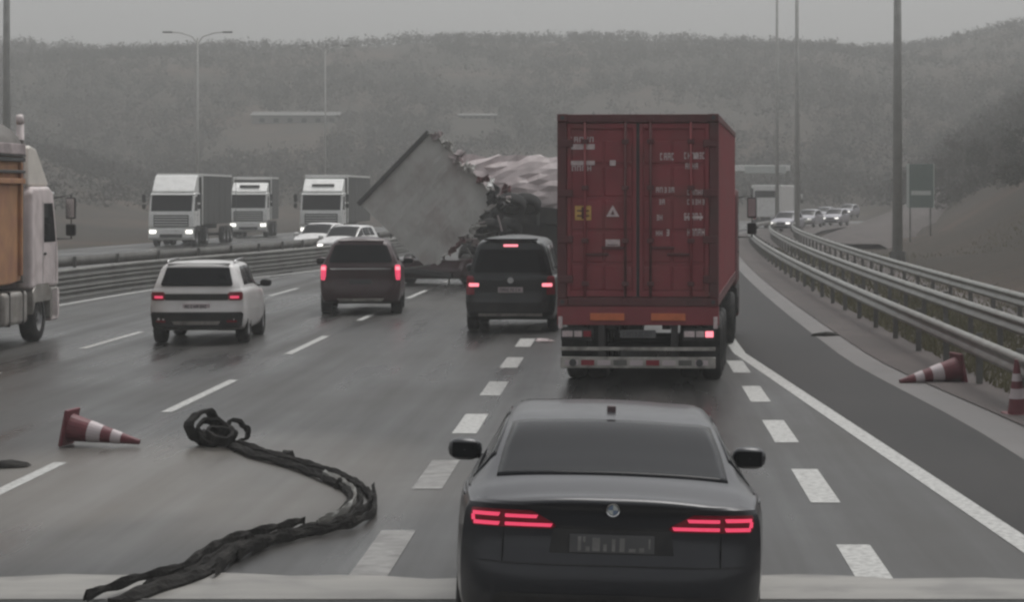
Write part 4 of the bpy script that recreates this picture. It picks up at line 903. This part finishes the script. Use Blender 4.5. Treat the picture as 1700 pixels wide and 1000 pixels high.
for k, (u, v, w_, h_, a, m_) in enumerate(((1.0, 0.85, 0.5, 0.35, 0.3, M_cargo), (1.02, 0.55, 0.45, 0.5, 0.9, M_grey), (1.0, 0.25, 0.7, 0.45, 0.2, M_cargo), (0.98, -0.1, 0.5, 0.6, 1.2, M_grey), (1.0, -0.45, 0.55, 0.4, 0.5, M_maroondark), (0.95, -0.8, 0.7, 0.5, 0.1, M_greyedge), (0.6, -1.0, 0.8, 0.3, 0.2, M_greyedge), (0.2, -1.02, 0.7, 0.35, -0.2, M_grey), (-0.3, -1.0, 0.9, 0.3, 0.1, M_maroondark), (0.9, -0.95, 0.8, 0.5, 0.7, M_chassis))):
    crumple('torn_sheet', (HS * u, -0.10 - 0.03 * k, HH * v), w_ * 0.7, h_ * 0.7, a, m_, gt, 50 + k, amp=0.06)
# torn skin of the second trailer
PY = 86.0
pt = empty('wrecked_trailer', (px(880, PY), PY, pz(322, PY)), label='pale torn trailer lying crumpled between the tilted grey trailer and the container truck', cat='trailer')
Lh = 3.9
rc = np.random.RandomState(9); rows = []
for i in range(25):
    t = i / 24; x = -Lh * 0.95 + 2.25 * Lh * t
    topz = 1.25 - 0.02 * x + rc.normal(0, 0.03); botz = (-0.02 - 0.11 * (x + Lh * 0.9)) + rc.normal(0, 0.05) if t > 0.16 else 1.1 - 1.15 * (t / 0.16)
    cr_ = 0.16 * math.exp(-((t - 0.10) / 0.16) ** 2) + 0.045
    rows.append([(x + rc.normal(0, cr_ * 0.5), -0.9 + 1.1 * (j / 9) ** 1.5 + rc.normal(0, cr_) + 0.10 * math.sin(5 * t + 3 * j / 9), botz + (topz - botz) * j / 9 + rc.normal(0, cr_ * 0.35)) for j in range(10)])
sk = sheet('torn_skin', rows, M_cargo, pt); mo = sk.modifiers.new('solid', 'SOLIDIFY'); mo.thickness = 0.03
for p in sk.data.polygons: p.use_smooth = False
rows = [[(r[-1][0], r[-1][1] + 2.3 * j / 4, r[-1][2] - 0.04 * j * j + rc.normal(0, 0.05) * (j > 0)) for j in range(5)] for r in rows]
rf = sheet('roof_skin', rows, M_cargo, pt); mo = rf.modifiers.new('solid', 'SOLIDIFY'); mo.thickness = 0.03
for k in range(6): crumple('torn_sheet', (-3.1 + 0.45 * k, -1.1, 0.75 - 0.16 * k), 0.7, 0.4, 0.4 * k, (M_cargo, M_truckwhite, M_maroondark)[k % 3], pt, 80 + k, amp=0.14)
MB().add([(-3.05, -0.5, 1.1), (-2.2, -1.0, 0.15), (-2.05, -1.08, 0.05), (-2.55, -0.95, 0.75), (-3.05, -0.42, 1.1), (-2.2, -0.92, 0.15), (-2.05, -1.0, 0.05), (-2.55, -0.85, 0.75)], [(0, 1, 2, 3), (7, 6, 5, 4), (0, 4, 5, 1), (1, 5, 6, 2), (2, 6, 7, 3), (3, 7, 4, 0)]).build('skin_flap', M_truckwhite, pt)
dk = MB()
dk.add([(-2.5, -0.85, -0.10), (4.2, -0.85, -0.86), (4.2, 1.6, -0.6), (-2.5, 1.6, 0.1), (-2.5, -0.75, -0.75), (4.2, -0.75, -1.35), (4.2, 1.6, -1.2), (-2.5, 1.6, -0.6)], [(0, 1, 2, 3), (7, 6, 5, 4), (0, 4, 5, 1), (1, 5, 6, 2), (2, 6, 7, 3), (3, 7, 4, 0)])
dk.build('underframe', M_chassis, pt, bevel=0.03)
for k in range(6): MB().box((-1.9 + k * 1.1, -0.86, -0.52 - k * 0.115), (0.10, 0.12, 0.62)).build('cross_bearer', M_greyedge, pt, bevel=0.01)
MB().bx(-2.3, 4.2, 0.2, 1.4, -pz(322, PY) + 0.0, -0.9).build('landing_frame', M_chassis, pt, bevel=0.05)
# the running gear torn loose between them
bg_ = empty('torn_bogie', (px(808, 82.5), 82.5, 0.15), rz=R(-12), label='dark torn axle assembly with loose wheels and bent struts under the grey trailer', cat='axle')
rot = Matrix.Rotation(R(-52), 3, 'Y')
def rp(p): return rot @ Vector(p) + Vector((0.15, 0, 1.65))
for i, x in enumerate((-1.05, 0.0, 1.05)):
    MB().cyl(rp((x, -0.2, -0.1)), rp((x, 1.9, -0.1)), 0.08, n=10).build('axle_tube', M_chassis, bg_)
    for yy in (-0.3, 1.7):
        e = wheel(bg_, 0, 0, 0.48, 0.34, 1, truck=True); e.location = rp((x, yy, -0.15)); e.rotation_euler = (R(10), R(-52), R(90))
b = MB()
for p0, p1, r_ in (((-1.5, -0.1, 0.05), (1.0, -0.1, 0.25), 0.07), ((-1.5, 1.3, 0.05), (1.0, 1.3, 0.25), 0.07)): b.cyl(rp(p0), rp(p1), r_, n=6)
b.build('frame_beam', M_chassis, bg_)
rnd = random.Random(11)
for k in range(34):
    a = Vector((rnd.uniform(-2.0, 1.2), rnd.uniform(-2.6, -0.1), rnd.uniform(-0.45, 0.55))); v = Vector((rnd.uniform(-0.5, 0.5), rnd.uniform(-0.2, 0.1), rnd.uniform(-0.5, 0.5)))
    MB().cyl(rp(a), rp(a + v), rnd.uniform(0.025, 0.05), n=7).build('bent_strut', rnd.choice([M_chassis, M_chassis, M_bumper, M_galvdark, M_cargo, M_maroondark]), bg_)
for k in range(7):
    a = Vector((rnd.uniform(-1.4, 1.5), -0.62, rnd.uniform(-0.3, 0.5)))
    MB().box(rp(a), (rnd.uniform(0.12, 0.3), 0.06, rnd.uniform(0.1, 0.28)), Matrix.Rotation(rnd.uniform(0, 3), 3, 'Y')).build('torn_bracket', rnd.choice([M_chassis, M_cargo, M_greyedge, M_bumper]), bg_, bevel=0.01)
# crushed front of the tractor under the grey trailer
wr = empty('crushed_tractor', (px(712, 80.5), 80.5, 0), rz=R(-12), label='dark crushed truck front wedged on the road beneath the grey trailer', cat='truck')
MB().prism([(-0.5, 0.2), (-0.62, 0.5), (-0.3, 0.78), (0.9, 0.82), (2.0, 0.6), (2.0, 0.2)], -1.0, 1.25).build('cab_shell', M_dark, wr, bevel=0.12, seg=3)
MB().box((0.1, -0.62, 0.40), (1.7, 0.12, 0.18), Matrix.Rotation(R(6), 3, 'Y')).build('bumper', M_black, wr, bevel=0.03)
MB().box((-0.2, -0.66, 0.58), (0.9, 0.05, 0.06), Matrix.Rotation(R(-8), 3, 'Y')).build('grille_bar', M_galvdark, wr, bevel=0.01)
for s in (-1, 1): wheel(wr, s * 0.95, 1.1, 0.48, 0.3, s, truck=True)

# ------------------------------------------------------------------ masts, sign, gantry
def mast(x, Y, label, H=20.0, r0=0.17, arms=True, m=M_pole):
    X = px(x, Y); z = terrain(X, Y) if abs(X) > 10 else 0; z = max(z, -0.02)
    r_ = empty('light_mast', (X, Y, z), label=label, cat='light mast', group='light masts along the motorway')
    MB().cyl((0, 0, 0), (0, 0, H), r0, r0 * 0.55, n=14).build('pole', m, r_, smooth=True)
    MB().cyl((0, 0, 0), (0, 0, 0.5), r0 * 1.7, r0 * 1.5, n=10).build('base_collar', M_galvdark, r_)
    for s in (-1, 1):
        a = MB().tube([(0, 0, H - 0.6), (s * 0.5, 0, H + 0.1), (s * 1.6, 0, H + 0.45), (s * 2.4, 0, H + 0.5)], 0.05, 8).build('arm', m, r_, smooth=True)
        MB().box((s * 2.75, 0, H + 0.5), (0.9, 0.32, 0.14)).build('lamp_head', M_greyedge, a, bevel=0.04)
mast(1490, 106, 'thick pale light mast standing behind the verge guard rails', r0=0.22, H=18)
mast(1290, 196, 'slim light mast above the far bend, paired with a thicker one', r0=0.16)
mast(1323, 184, 'thicker of the two light masts standing close together above the far bend', r0=0.21)
mast(11, 112, 'light mast beyond the opposite carriageway behind the ochre tipper', r0=0.20)
mast(328, 232, 'hazy light mast with double arms beyond the long grey-curtained truck', H=17.2, r0=0.16)
mast(540, 330, 'faint distant light mast almost lost in the haze', H=18.5, r0=0.15)

GSY = 150
gs = empty('road_sign', (px(1528, GSY), GSY, max(0, terrain(px(1528, GSY), GSY))), rz=R(-4), label='green direction sign with white border on the cutting slope', cat='sign')
z0 = pz(345, GSY) - gs.location.z; z1 = pz(272, GSY) - gs.location.z; hw_ = 0.82
MB().bx(-hw_, hw_, -0.02, 0.02, z0, z1).build('panel', M_green, gs, bevel=0.01)
for a in ((-hw_, -hw_ + 0.16, z0, z1), (hw_ - 0.05, hw_, z0, z1)): MB().bx(a[0], a[1], -0.03, -0.021, a[2], a[3]).build('border', M_signwhite, gs)
zb_ = pz(324, GSY) - gs.location.z
MB().bx(-0.55, 0.62, -0.032, -0.022, zb_, zb_ + 0.26).build('lettering', M_signwhite, gs)
for s in (-1, 1): MB().cyl((s * 0.6, 0.06, -0.3), (s * 0.6, 0.06, z1), 0.05, n=8).build('post', M_galvdark, gs)

GN = 250; gx = px(1268, GN)
gn = empty('sign_gantry', (gx, GN, 0), label='pale overhead gantry beam crossing the far bend', cat='gantry')
zc = pz(279, GN)
MB().bx(-14, 2.6, -0.25, 0.25, zc - 0.28, zc + 0.28).build('beam', M_truckwhite, gn, bevel=0.03)
for x in (-13.7, 2.3): MB().bx(x - 0.2, x + 0.2, -0.2, 0.2, -0.3 + (terrain(gx + x, GN) if x > 0 else 0) * 0, zc - 0.28).build('column', M_galvdark, gn)
MB().bx(-1.9, 2.2, -0.36, -0.26, zc - 0.5, zc + 0.22).build('sign_panel', M_signwhite, gn, bevel=0.01)

# ------------------------------------------------------------------ debris: burst tyre, cones, scraps
def ground_pt(x, y, z=0.0): Y = FPX * (CH - z) / (y - VY); return Vector((px(x, Y), Y, z))
def smooth_path(pts, n=8):
    P = [Vector(p) for p in pts]; P = [P[0] * 2 - P[1]] + P + [P[-1] * 2 - P[-2]]; out = []
    for i in range(1, len(P) - 2):
        for k in range(n):
            t = k / n; out.append(0.5 * ((2 * P[i]) + (-P[i - 1] + P[i + 1]) * t + (2 * P[i - 1] - 5 * P[i] + 4 * P[i + 1] - P[i + 2]) * t * t + (-P[i - 1] + 3 * P[i] - 3 * P[i + 1] + P[i + 2]) * t ** 3))
    out.append(P[-2]); return out
ts = empty('burst_tyre_strip', ground_pt(450, 800), label='long black strip of burst tyre tread curled across the muddy lane', cat='tyre debris')
def ribbon(name, path, widths, tilt, m, thick=0.018, lift=0.0):
    n = len(path); A, B = [], []
    for i, p in enumerate(path):
        t = (path[min(i + 1, n - 1)] - path[max(i - 1, 0)]); t.z *= 0.3; t = t.normalized()
        side = t.cross(Vector((0, 0, 1))).normalized(); f = i / (n - 1); w_ = np.interp(f, [k / (len(widths) - 1) for k in range(len(widths))], widths)
        a = np.interp(f, [k / (len(tilt) - 1) for k in range(len(tilt))], tilt); dv = side * math.cos(R(a)) + Vector((0, 0, 1)) * math.sin(R(a)); up = dv.cross(t)
        ra, rb = [], []
        for j in range(5):
            s = -0.5 + j / 4; wob = 0.022 * math.sin(i * 0.9 + j * 1.7); c = p + dv * (s * w_) + up * (0.035 * (1 - (2 * s) ** 2) + wob * 0.6) + Vector((0, 0, w_ * 0.5 * abs(math.sin(R(a))) + 0.02 + lift))
            c.z = max(c.z, 0.03); ra.append(c - ts.location); rb.append(c - ts.location - Vector((0, 0, thick)))
        A.append(ra); B.append(rb)
    return slab_patch(A, B).build(name, m, ts, smooth=False)
P1 = [(345, 722), (385, 742), (430, 760), (490, 778), (545, 797), (588, 818), (598, 838), (580, 862), (535, 882), (480, 895), (410, 912), (370, 935), (330, 962), (260, 985), (190, 1012)]
rq = np.random.RandomState(4)
for k, (name, off, wds, m_, a, b_) in enumerate((('tread_band', 0.0, [0.08, 0.10, 0.06, 0.05, 0.07, 0.05, 0.07, 0.09, 0.12, 0.10, 0.15, 0.12], M_tread, 0, 15), ('tread_strand', 0.09, [0.05, 0.06, 0.04, 0.07, 0.05, 0.06, 0.08, 0.06], M_tread, 0, 14), ('tread_strand', -0.09, [0.04, 0.05, 0.06, 0.04, 0.07, 0.05, 0.03], M_tread, 1, 13), ('tread_strand', -0.17, [0.03, 0.05, 0.04, 0.03], M_tread, 5, 12), ('steel_cord', 0.05, [0.02, 0.03, 0.02], M_galv, 4, 9), ('tread_strand', 0.16, [0.03, 0.07, 0.03], M_tread, 8, 15))):
    pp = []
    for i, q in enumerate(P1[a:b_]):
        g_ = ground_pt(*q); nx = P1[min(a + i + 1, len(P1) - 1)]; pv_ = P1[max(a + i - 1, 0)]; t_ = (ground_pt(*nx) - ground_pt(*pv_)).normalized(); sd2 = Vector((t_.y, -t_.x, 0))
        pp.append(g_ + sd2 * (off * (0.6 + 0.8 * rq.rand())))
    ribbon(name, smooth_path(pp, 9), wds, [20 * rq.rand() + 5 for _ in range(9)], m_, thick=0.028, lift=0.012 * k)
for (x, y, rr, ax, w_) in ((338, 740, 0.20, (0.75, -0.65, 0.15), 0.15), (352, 742, 0.165, (0.3, -0.8, 0.5), 0.12), (372, 741, 0.13, (-0.5, -0.8, 0.3), 0.12), (392, 738, 0.14, (0.4, -0.9, 0.2), 0.13), (365, 746, 0.15, (0.2, -0.3, 0.9), 0.10)):
    p = ground_pt(x, y); n = 30; A, B = [], []
    qd = Vector(ax).to_track_quat('Z', 'Y')
    for i in range(n):
        a = 2 * math.pi * i / (n - 3); r_ = rr * (1 + 0.10 * math.sin(3 * a + x) + 0.05 * math.sin(7 * a)) * (1 + 0.10 * i / n)
        A.append([p - ts.location + Vector((0, 0, rr * 1.06)) + qd @ Vector((r_ * math.cos(a), r_ * math.sin(a), h)) for h in np.linspace(-w_ / 2, w_ / 2, 4)])
        B.append([p - ts.location + Vector((0, 0, rr * 1.06)) + qd @ Vector(((r_ - 0.035) * math.cos(a), (r_ - 0.035) * math.sin(a), h)) for h in np.linspace(-w_ / 2, w_ / 2, 4)])
    slab_patch(A, B).build('curled_tread', M_tread, ts)
for (x, y, s) in ((575, 812, 0.16), (478, 765, 0.12), (408, 908, 0.14)):
    p = ground_pt(x, y) - ts.location; b = MB(); vs = []
    for i in range(10):
        a = 2 * math.pi * i / 10; r_ = s * rnd.uniform(0.6, 1.1); vs.append((p.x + r_ * math.cos(a), p.y + r_ * math.sin(a) * 0.8, 0.01))
    vs2 = [(p.x + (v[0] - p.x) * 0.6, p.y + (v[1] - p.y) * 0.6, 0.07 + rnd.uniform(0, 0.05)) for v in vs]
    MB().add(vs + vs2, [tuple(range(9, -1, -1)), tuple(range(10, 20))] + [(i, (i + 1) % 10, 10 + (i + 1) % 10, 10 + i) for i in range(10)]).build('rubber_lump', M_tread, ts, bevel=0.01)

def cone(loc, rot, label, sc=1.0, group='knocked traffic cones'):
    r_ = empty('traffic_cone', loc, label=label, cat='traffic cone', group=group); r_.rotation_euler = rot; r_.scale = (sc,) * 3
    MB().bx(-0.22, 0.22, -0.22, 0.22, 0.0, 0.045).build('base', M_conered, r_, bevel=0.015)
    zs = [0.045, 0.28, 0.44, 0.56, 0.68, 0.90]; rad = lambda z: 0.165 - (0.165 - 0.03) * (z - 0.045) / 0.855
    for i, mm in enumerate((M_conered, M_conewhite, M_conered, M_conewhite, M_conered)):
        z0_, z1_ = zs[i], zs[i + 1]; ex = 0.003 if mm is M_conewhite else 0
        MB().lathe((0, 0, 0), (0, 0, 1), [(rad(z0_) - 0.012, z0_), (rad(z0_) + ex, z0_), (rad(z1_) + ex, z1_), (rad(z1_) - 0.012, z1_)], 20).build('reflective_band' if mm is M_conewhite else 'cone_section', mm, r_, smooth=False)
    return r_
p = ground_pt(112, 741); cone((p.x, p.y, 0.215), (0, R(90 + 11), R(-8)), 'red and white traffic cone lying on its side near the burst tyre strip', sc=0.98)
bpy.data.objects['traffic_cone'].location.z = 0.225
p = ground_pt(1602, 636); cone((p.x - 0.06, p.y + 0.1, 0.22), (R(0), R(-101), R(14)), 'toppled faded red traffic cone lying against the foot of the verge guard rail', sc=1.12)
p = ground_pt(1690, 690); cone((p.x, p.y, 0.0), (R(4), R(-3), R(10)), 'upright red and white traffic cone in front of the verge guard rail', sc=0.82)

def scrap(name, x, y, pts, label, m=M_tread, h=0.05):
    p = ground_pt(x, y); n = len(pts); b = MB()
    vs = [(a, c, 0.012) for a, c in pts] + [(a * 0.8, c * 0.8, h + 0.02 * math.sin(i * 2.1)) for i, (a, c) in enumerate(pts)]
    o = b.add(vs, [tuple(range(n - 1, -1, -1)), tuple(range(n, 2 * n))] + [(i, (i + 1) % n, n + (i + 1) % n, n + i) for i in range(n)]).build(name, m, None, bevel=0.01)
    o.location = (p.x, p.y, 0); return tag(o, label, 'debris')
scrap('rubber_scrap', 1370, 558, [(-0.32, -0.2), (0.0, -0.32), (0.30, -0.15), (0.28, 0.2), (0.05, 0.35), (-0.25, 0.25)], 'flat dark rubber scrap lying on the pale gutter', h=0.06)
scrap('rubber_scrap', 12, 776, [(-0.5, -0.12), (-0.1, -0.22), (0.2, -0.10), (0.26, 0.05), (0.0, 0.22), (-0.45, 0.10)], 'thin dark rubber scrap beside a lane dash near the lying cone', h=0.05)
scrap('rubber_scrap', 905, 568, [(-0.16, -0.2), (0.1, -0.22), (0.2, 0.1), (0.0, 0.3), (-0.2, 0.1)], 'small pale scrap on the lane marking beside the container truck', m=M_decal, h=0.05)

# ------------------------------------------------------------------ pale sheds on the hillside
SHEDS = []
def shed(x, y, Y, wpx, hpx, label):
    X = px(x, Y); Z = pz(y, Y); w_ = wpx * Y / FPX; h_ = hpx * Y / FPX
    SHEDS.append((X, Y, w_ * 0.6))
    zt = min(terrain(X + dx, Y + dy) for dx in (-w_ / 2, w_ / 2) for dy in (0, 8))
    r_ = empty('hillside_shed', (X, Y, Z), rz=R(3), label=label, cat='shed')
    MB().bx(-w_ / 2, w_ / 2, 0, 8, min(-0.2, zt - Z), h_ * 0.7).build('wall', M_shed, r_)
    MB().prism([(-0.5, h_ * 0.7), (4, h_), (8.5, h_ * 0.7), (8.5, h_ * 0.66), (-0.5, h_ * 0.66)], -w_ / 2 - 0.4, w_ / 2 + 0.4).build('roof', M_shedroof, r_)
    for k in range(6):
        xx = -w_ * 0.42 + k * w_ * 0.165; MB().bx(xx, xx + w_ * 0.06, -0.06, 0.02, h_ * 0.2, h_ * 0.5).build('window', M_glass, r_)
def hill_at(x, ypix):                                # distance at which the hill stands behind a picture point
    for Y in np.arange(260, 640, 4.0):
        X = px(x, Y)
        if VY - (terrain(X, Y) - CH) * FPX / Y <= ypix: return Y
    return 500
Yh = hill_at(490, 205); shed(490, 208, Yh, 140, 24, 'long pale shed on the hazy hillside above the oncoming trucks')
Yh = hill_at(795, 198); shed(795, 201, Yh, 62, 14, 'short pale shed on the hazy hillside above the wrecked trailers')

# ------------------------------------------------------------------ vegetation
def tree(X, Y, H, label, evergreen=False, seed=0):
    rn = random.Random(seed); r_ = empty('hillside_tree', (X, Y, terrain(X, Y) - 0.1), rz=rn.uniform(0, 6), label=label, cat='tree', group='trees on the cutting')
    t = MB(); t.cyl((0, 0, 0), (0.1, 0, H * 0.5), 0.16, 0.09, n=7).cyl((0.1, 0, H * 0.5), (0.0, 0.1, H * 0.9), 0.09, 0.02, n=6)
    tips = []
    for k in range(12):
        z = H * rn.uniform(0.28, 0.8); a = rn.uniform(0, 6.28); l = H * rn.uniform(0.18, 0.36); p1 = Vector((l * math.cos(a), l * math.sin(a), z + l * 0.7)); t.cyl((0.05, 0, z), p1, 0.045, 0.012, n=5); tips.append((Vector((0.05, 0, z)), p1))
    t.build('trunk', M_bark, r_)
    c = MB()
    for k in range(900):
        a, b_ = rn.choice(tips); p = a.lerp(b_, rn.uniform(0.35, 1.15)) + Vector((rn.gauss(0, 1), rn.gauss(0, 1), rn.gauss(0, 0.8))) * H * 0.06
        d_ = Vector((rn.gauss(0, 1), rn.gauss(0, 1), rn.gauss(0.4, 1))).normalized() * H * (0.035 if evergreen else 0.06); s_ = d_.cross(Vector((rn.gauss(0, 1), rn.gauss(0, 1), rn.gauss(0, 1)))).normalized() * H * (0.02 if evergreen else 0.006)
        c.add([p - s_, p + s_, p + d_ + s_ * 0.3, p + d_ - s_ * 0.3], [(0, 1, 2, 3)])
    c.build('crown', M_evergreen if evergreen else M_twig, r_)
spots = [(1545, 235), (1572, 222), (1598, 228), (1622, 214), (1650, 205), (1672, 212), (1694, 198), (1505, 250), (1530, 262), (1640, 240)]
for i, (x, Y) in enumerate(spots):
    tree(px(x, Y), Y, 3.2 + 1.6 * ((i * 7) % 5) / 4, 'bare bushy tree on the skyline of the cutting above the guard rails' if i % 3 else 'dull evergreen tree on the skyline of the cutting above the guard rails', evergreen=(i % 3 == 0), seed=i)

# far woods and scrub: one uncountable mass over the hills
rn = np.random.RandomState(5); seeds = [[], []]; cnt = 0
while cnt < 13000:
    Y = rn.uniform(150, 700); X = rn.uniform(-0.30, 0.20) * Y
    z = terrain(X, Y)
    if z < 1.0 or (X > 0 and Y < 200 and z < 3): continue
    if any(abs(X - a) < w_ and b - 45 < Y < b + 6 for a, b, w_ in SHEDS): continue
    if bumpy(X * 2.3 + 50, Y * 1.4) < -0.45 and rn.rand() < 0.7: continue
    cnt += 1; seeds[int(rn.rand() < 0.35)].append((X, Y, z, rn.uniform(1.4, 3.6) * (0.6 if Y < 260 and X > 0 else 1.0)))
def scatter(sd_, k=38):
    a = np.array(sd_); n = len(a); H = a[:, 3][:, None, None]
    p = rn.normal(0, 1, (n, k, 3)); p /= np.linalg.norm(p, axis=2)[:, :, None]; p *= rn.uniform(0.35, 1, (n, k, 1)) * H * np.array([0.5, 0.5, 0.46])
    p += a[:, None, :3] + H * np.array([0, 0, 0.46])
    t = np.stack([p, p + rn.normal(0, 1, (n, k, 3)) * H * 0.085, p + rn.normal(0, 1, (n, k, 3)) * H * 0.085], axis=2).reshape(-1, 3)
    return t, np.arange(len(t)).reshape(-1, 3)
def rawmesh(name, V_, F_, m, lab, cat):
    me = bpy.data.meshes.new(name); me.from_pydata(V_.tolist() if hasattr(V_, 'tolist') else V_, [], F_.tolist() if hasattr(F_, 'tolist') else F_); me.materials.append(m); o = bpy.data.objects.new(name, me); col.objects.link(o); return tag(o, lab, cat, kind='stuff')
rawmesh('bare_woodland', *scatter(seeds[0]), M_twig, 'bare grey-brown winter woods covering the hazy hills', 'woodland')
rawmesh('evergreen_scrub', *scatter(seeds[1]), M_evergreen, 'dull green scrub scattered over the hazy hills', 'scrub')
gv, gf = [], []
for k in range(26000):
    Y = rn.uniform(26, 130) if k % 3 else rn.uniform(26, 70); X = rn.choice([rn.uniform(5.5, 6.7), rn.uniform(7.0, 8.3), rn.uniform(8.6, 20)]) + rshift(Y) * 0.95
    z = max(terrain(X, Y), 0.02 if X < 9.6 + rshift(Y) else -9); h = rn.uniform(0.06, 0.24); a = rn.uniform(0, 6.28); n0 = len(gv); w_ = 0.02
    lx, ly = rn.normal(0, 0.07, 2)
    gv += [(X - w_ * math.cos(a), Y - w_ * math.sin(a), z), (X + w_ * math.cos(a), Y + w_ * math.sin(a), z), (X + lx, Y + ly, z + h)]; gf.append((n0, n0 + 1, n0 + 2))
rawmesh('verge_grass', gv, gf, M_grass, 'dry olive grass on the verge between the guard rails', 'grass')

# ------------------------------------------------------------------ haze: one closed box of misty air
hb = MB().bx(-640, 640, -60, 985, -3.0, 95).build('haze', mat('haze_air', (0.5, 0.5, 0.5)))
hm = bpy.data.materials.new('misty_air'); hm.use_nodes = True; hn = hm.node_tree; hn.nodes.clear()
pv = hn.nodes.new('ShaderNodeVolumePrincipled'); pv.inputs['Color'].default_value = (0.86, 0.87, 0.86, 1); pv.inputs['Density'].default_value = HAZE_DENSITY; pv.inputs['Anisotropy'].default_value = 0.0
ho = hn.nodes.new('ShaderNodeOutputMaterial'); hn.links.new(pv.outputs[0], ho.inputs['Volume'])
hb.data.materials.clear(); hb.data.materials.append(hm); tag(hb, 'thin grey mist filling the whole valley', 'haze', kind='stuff')
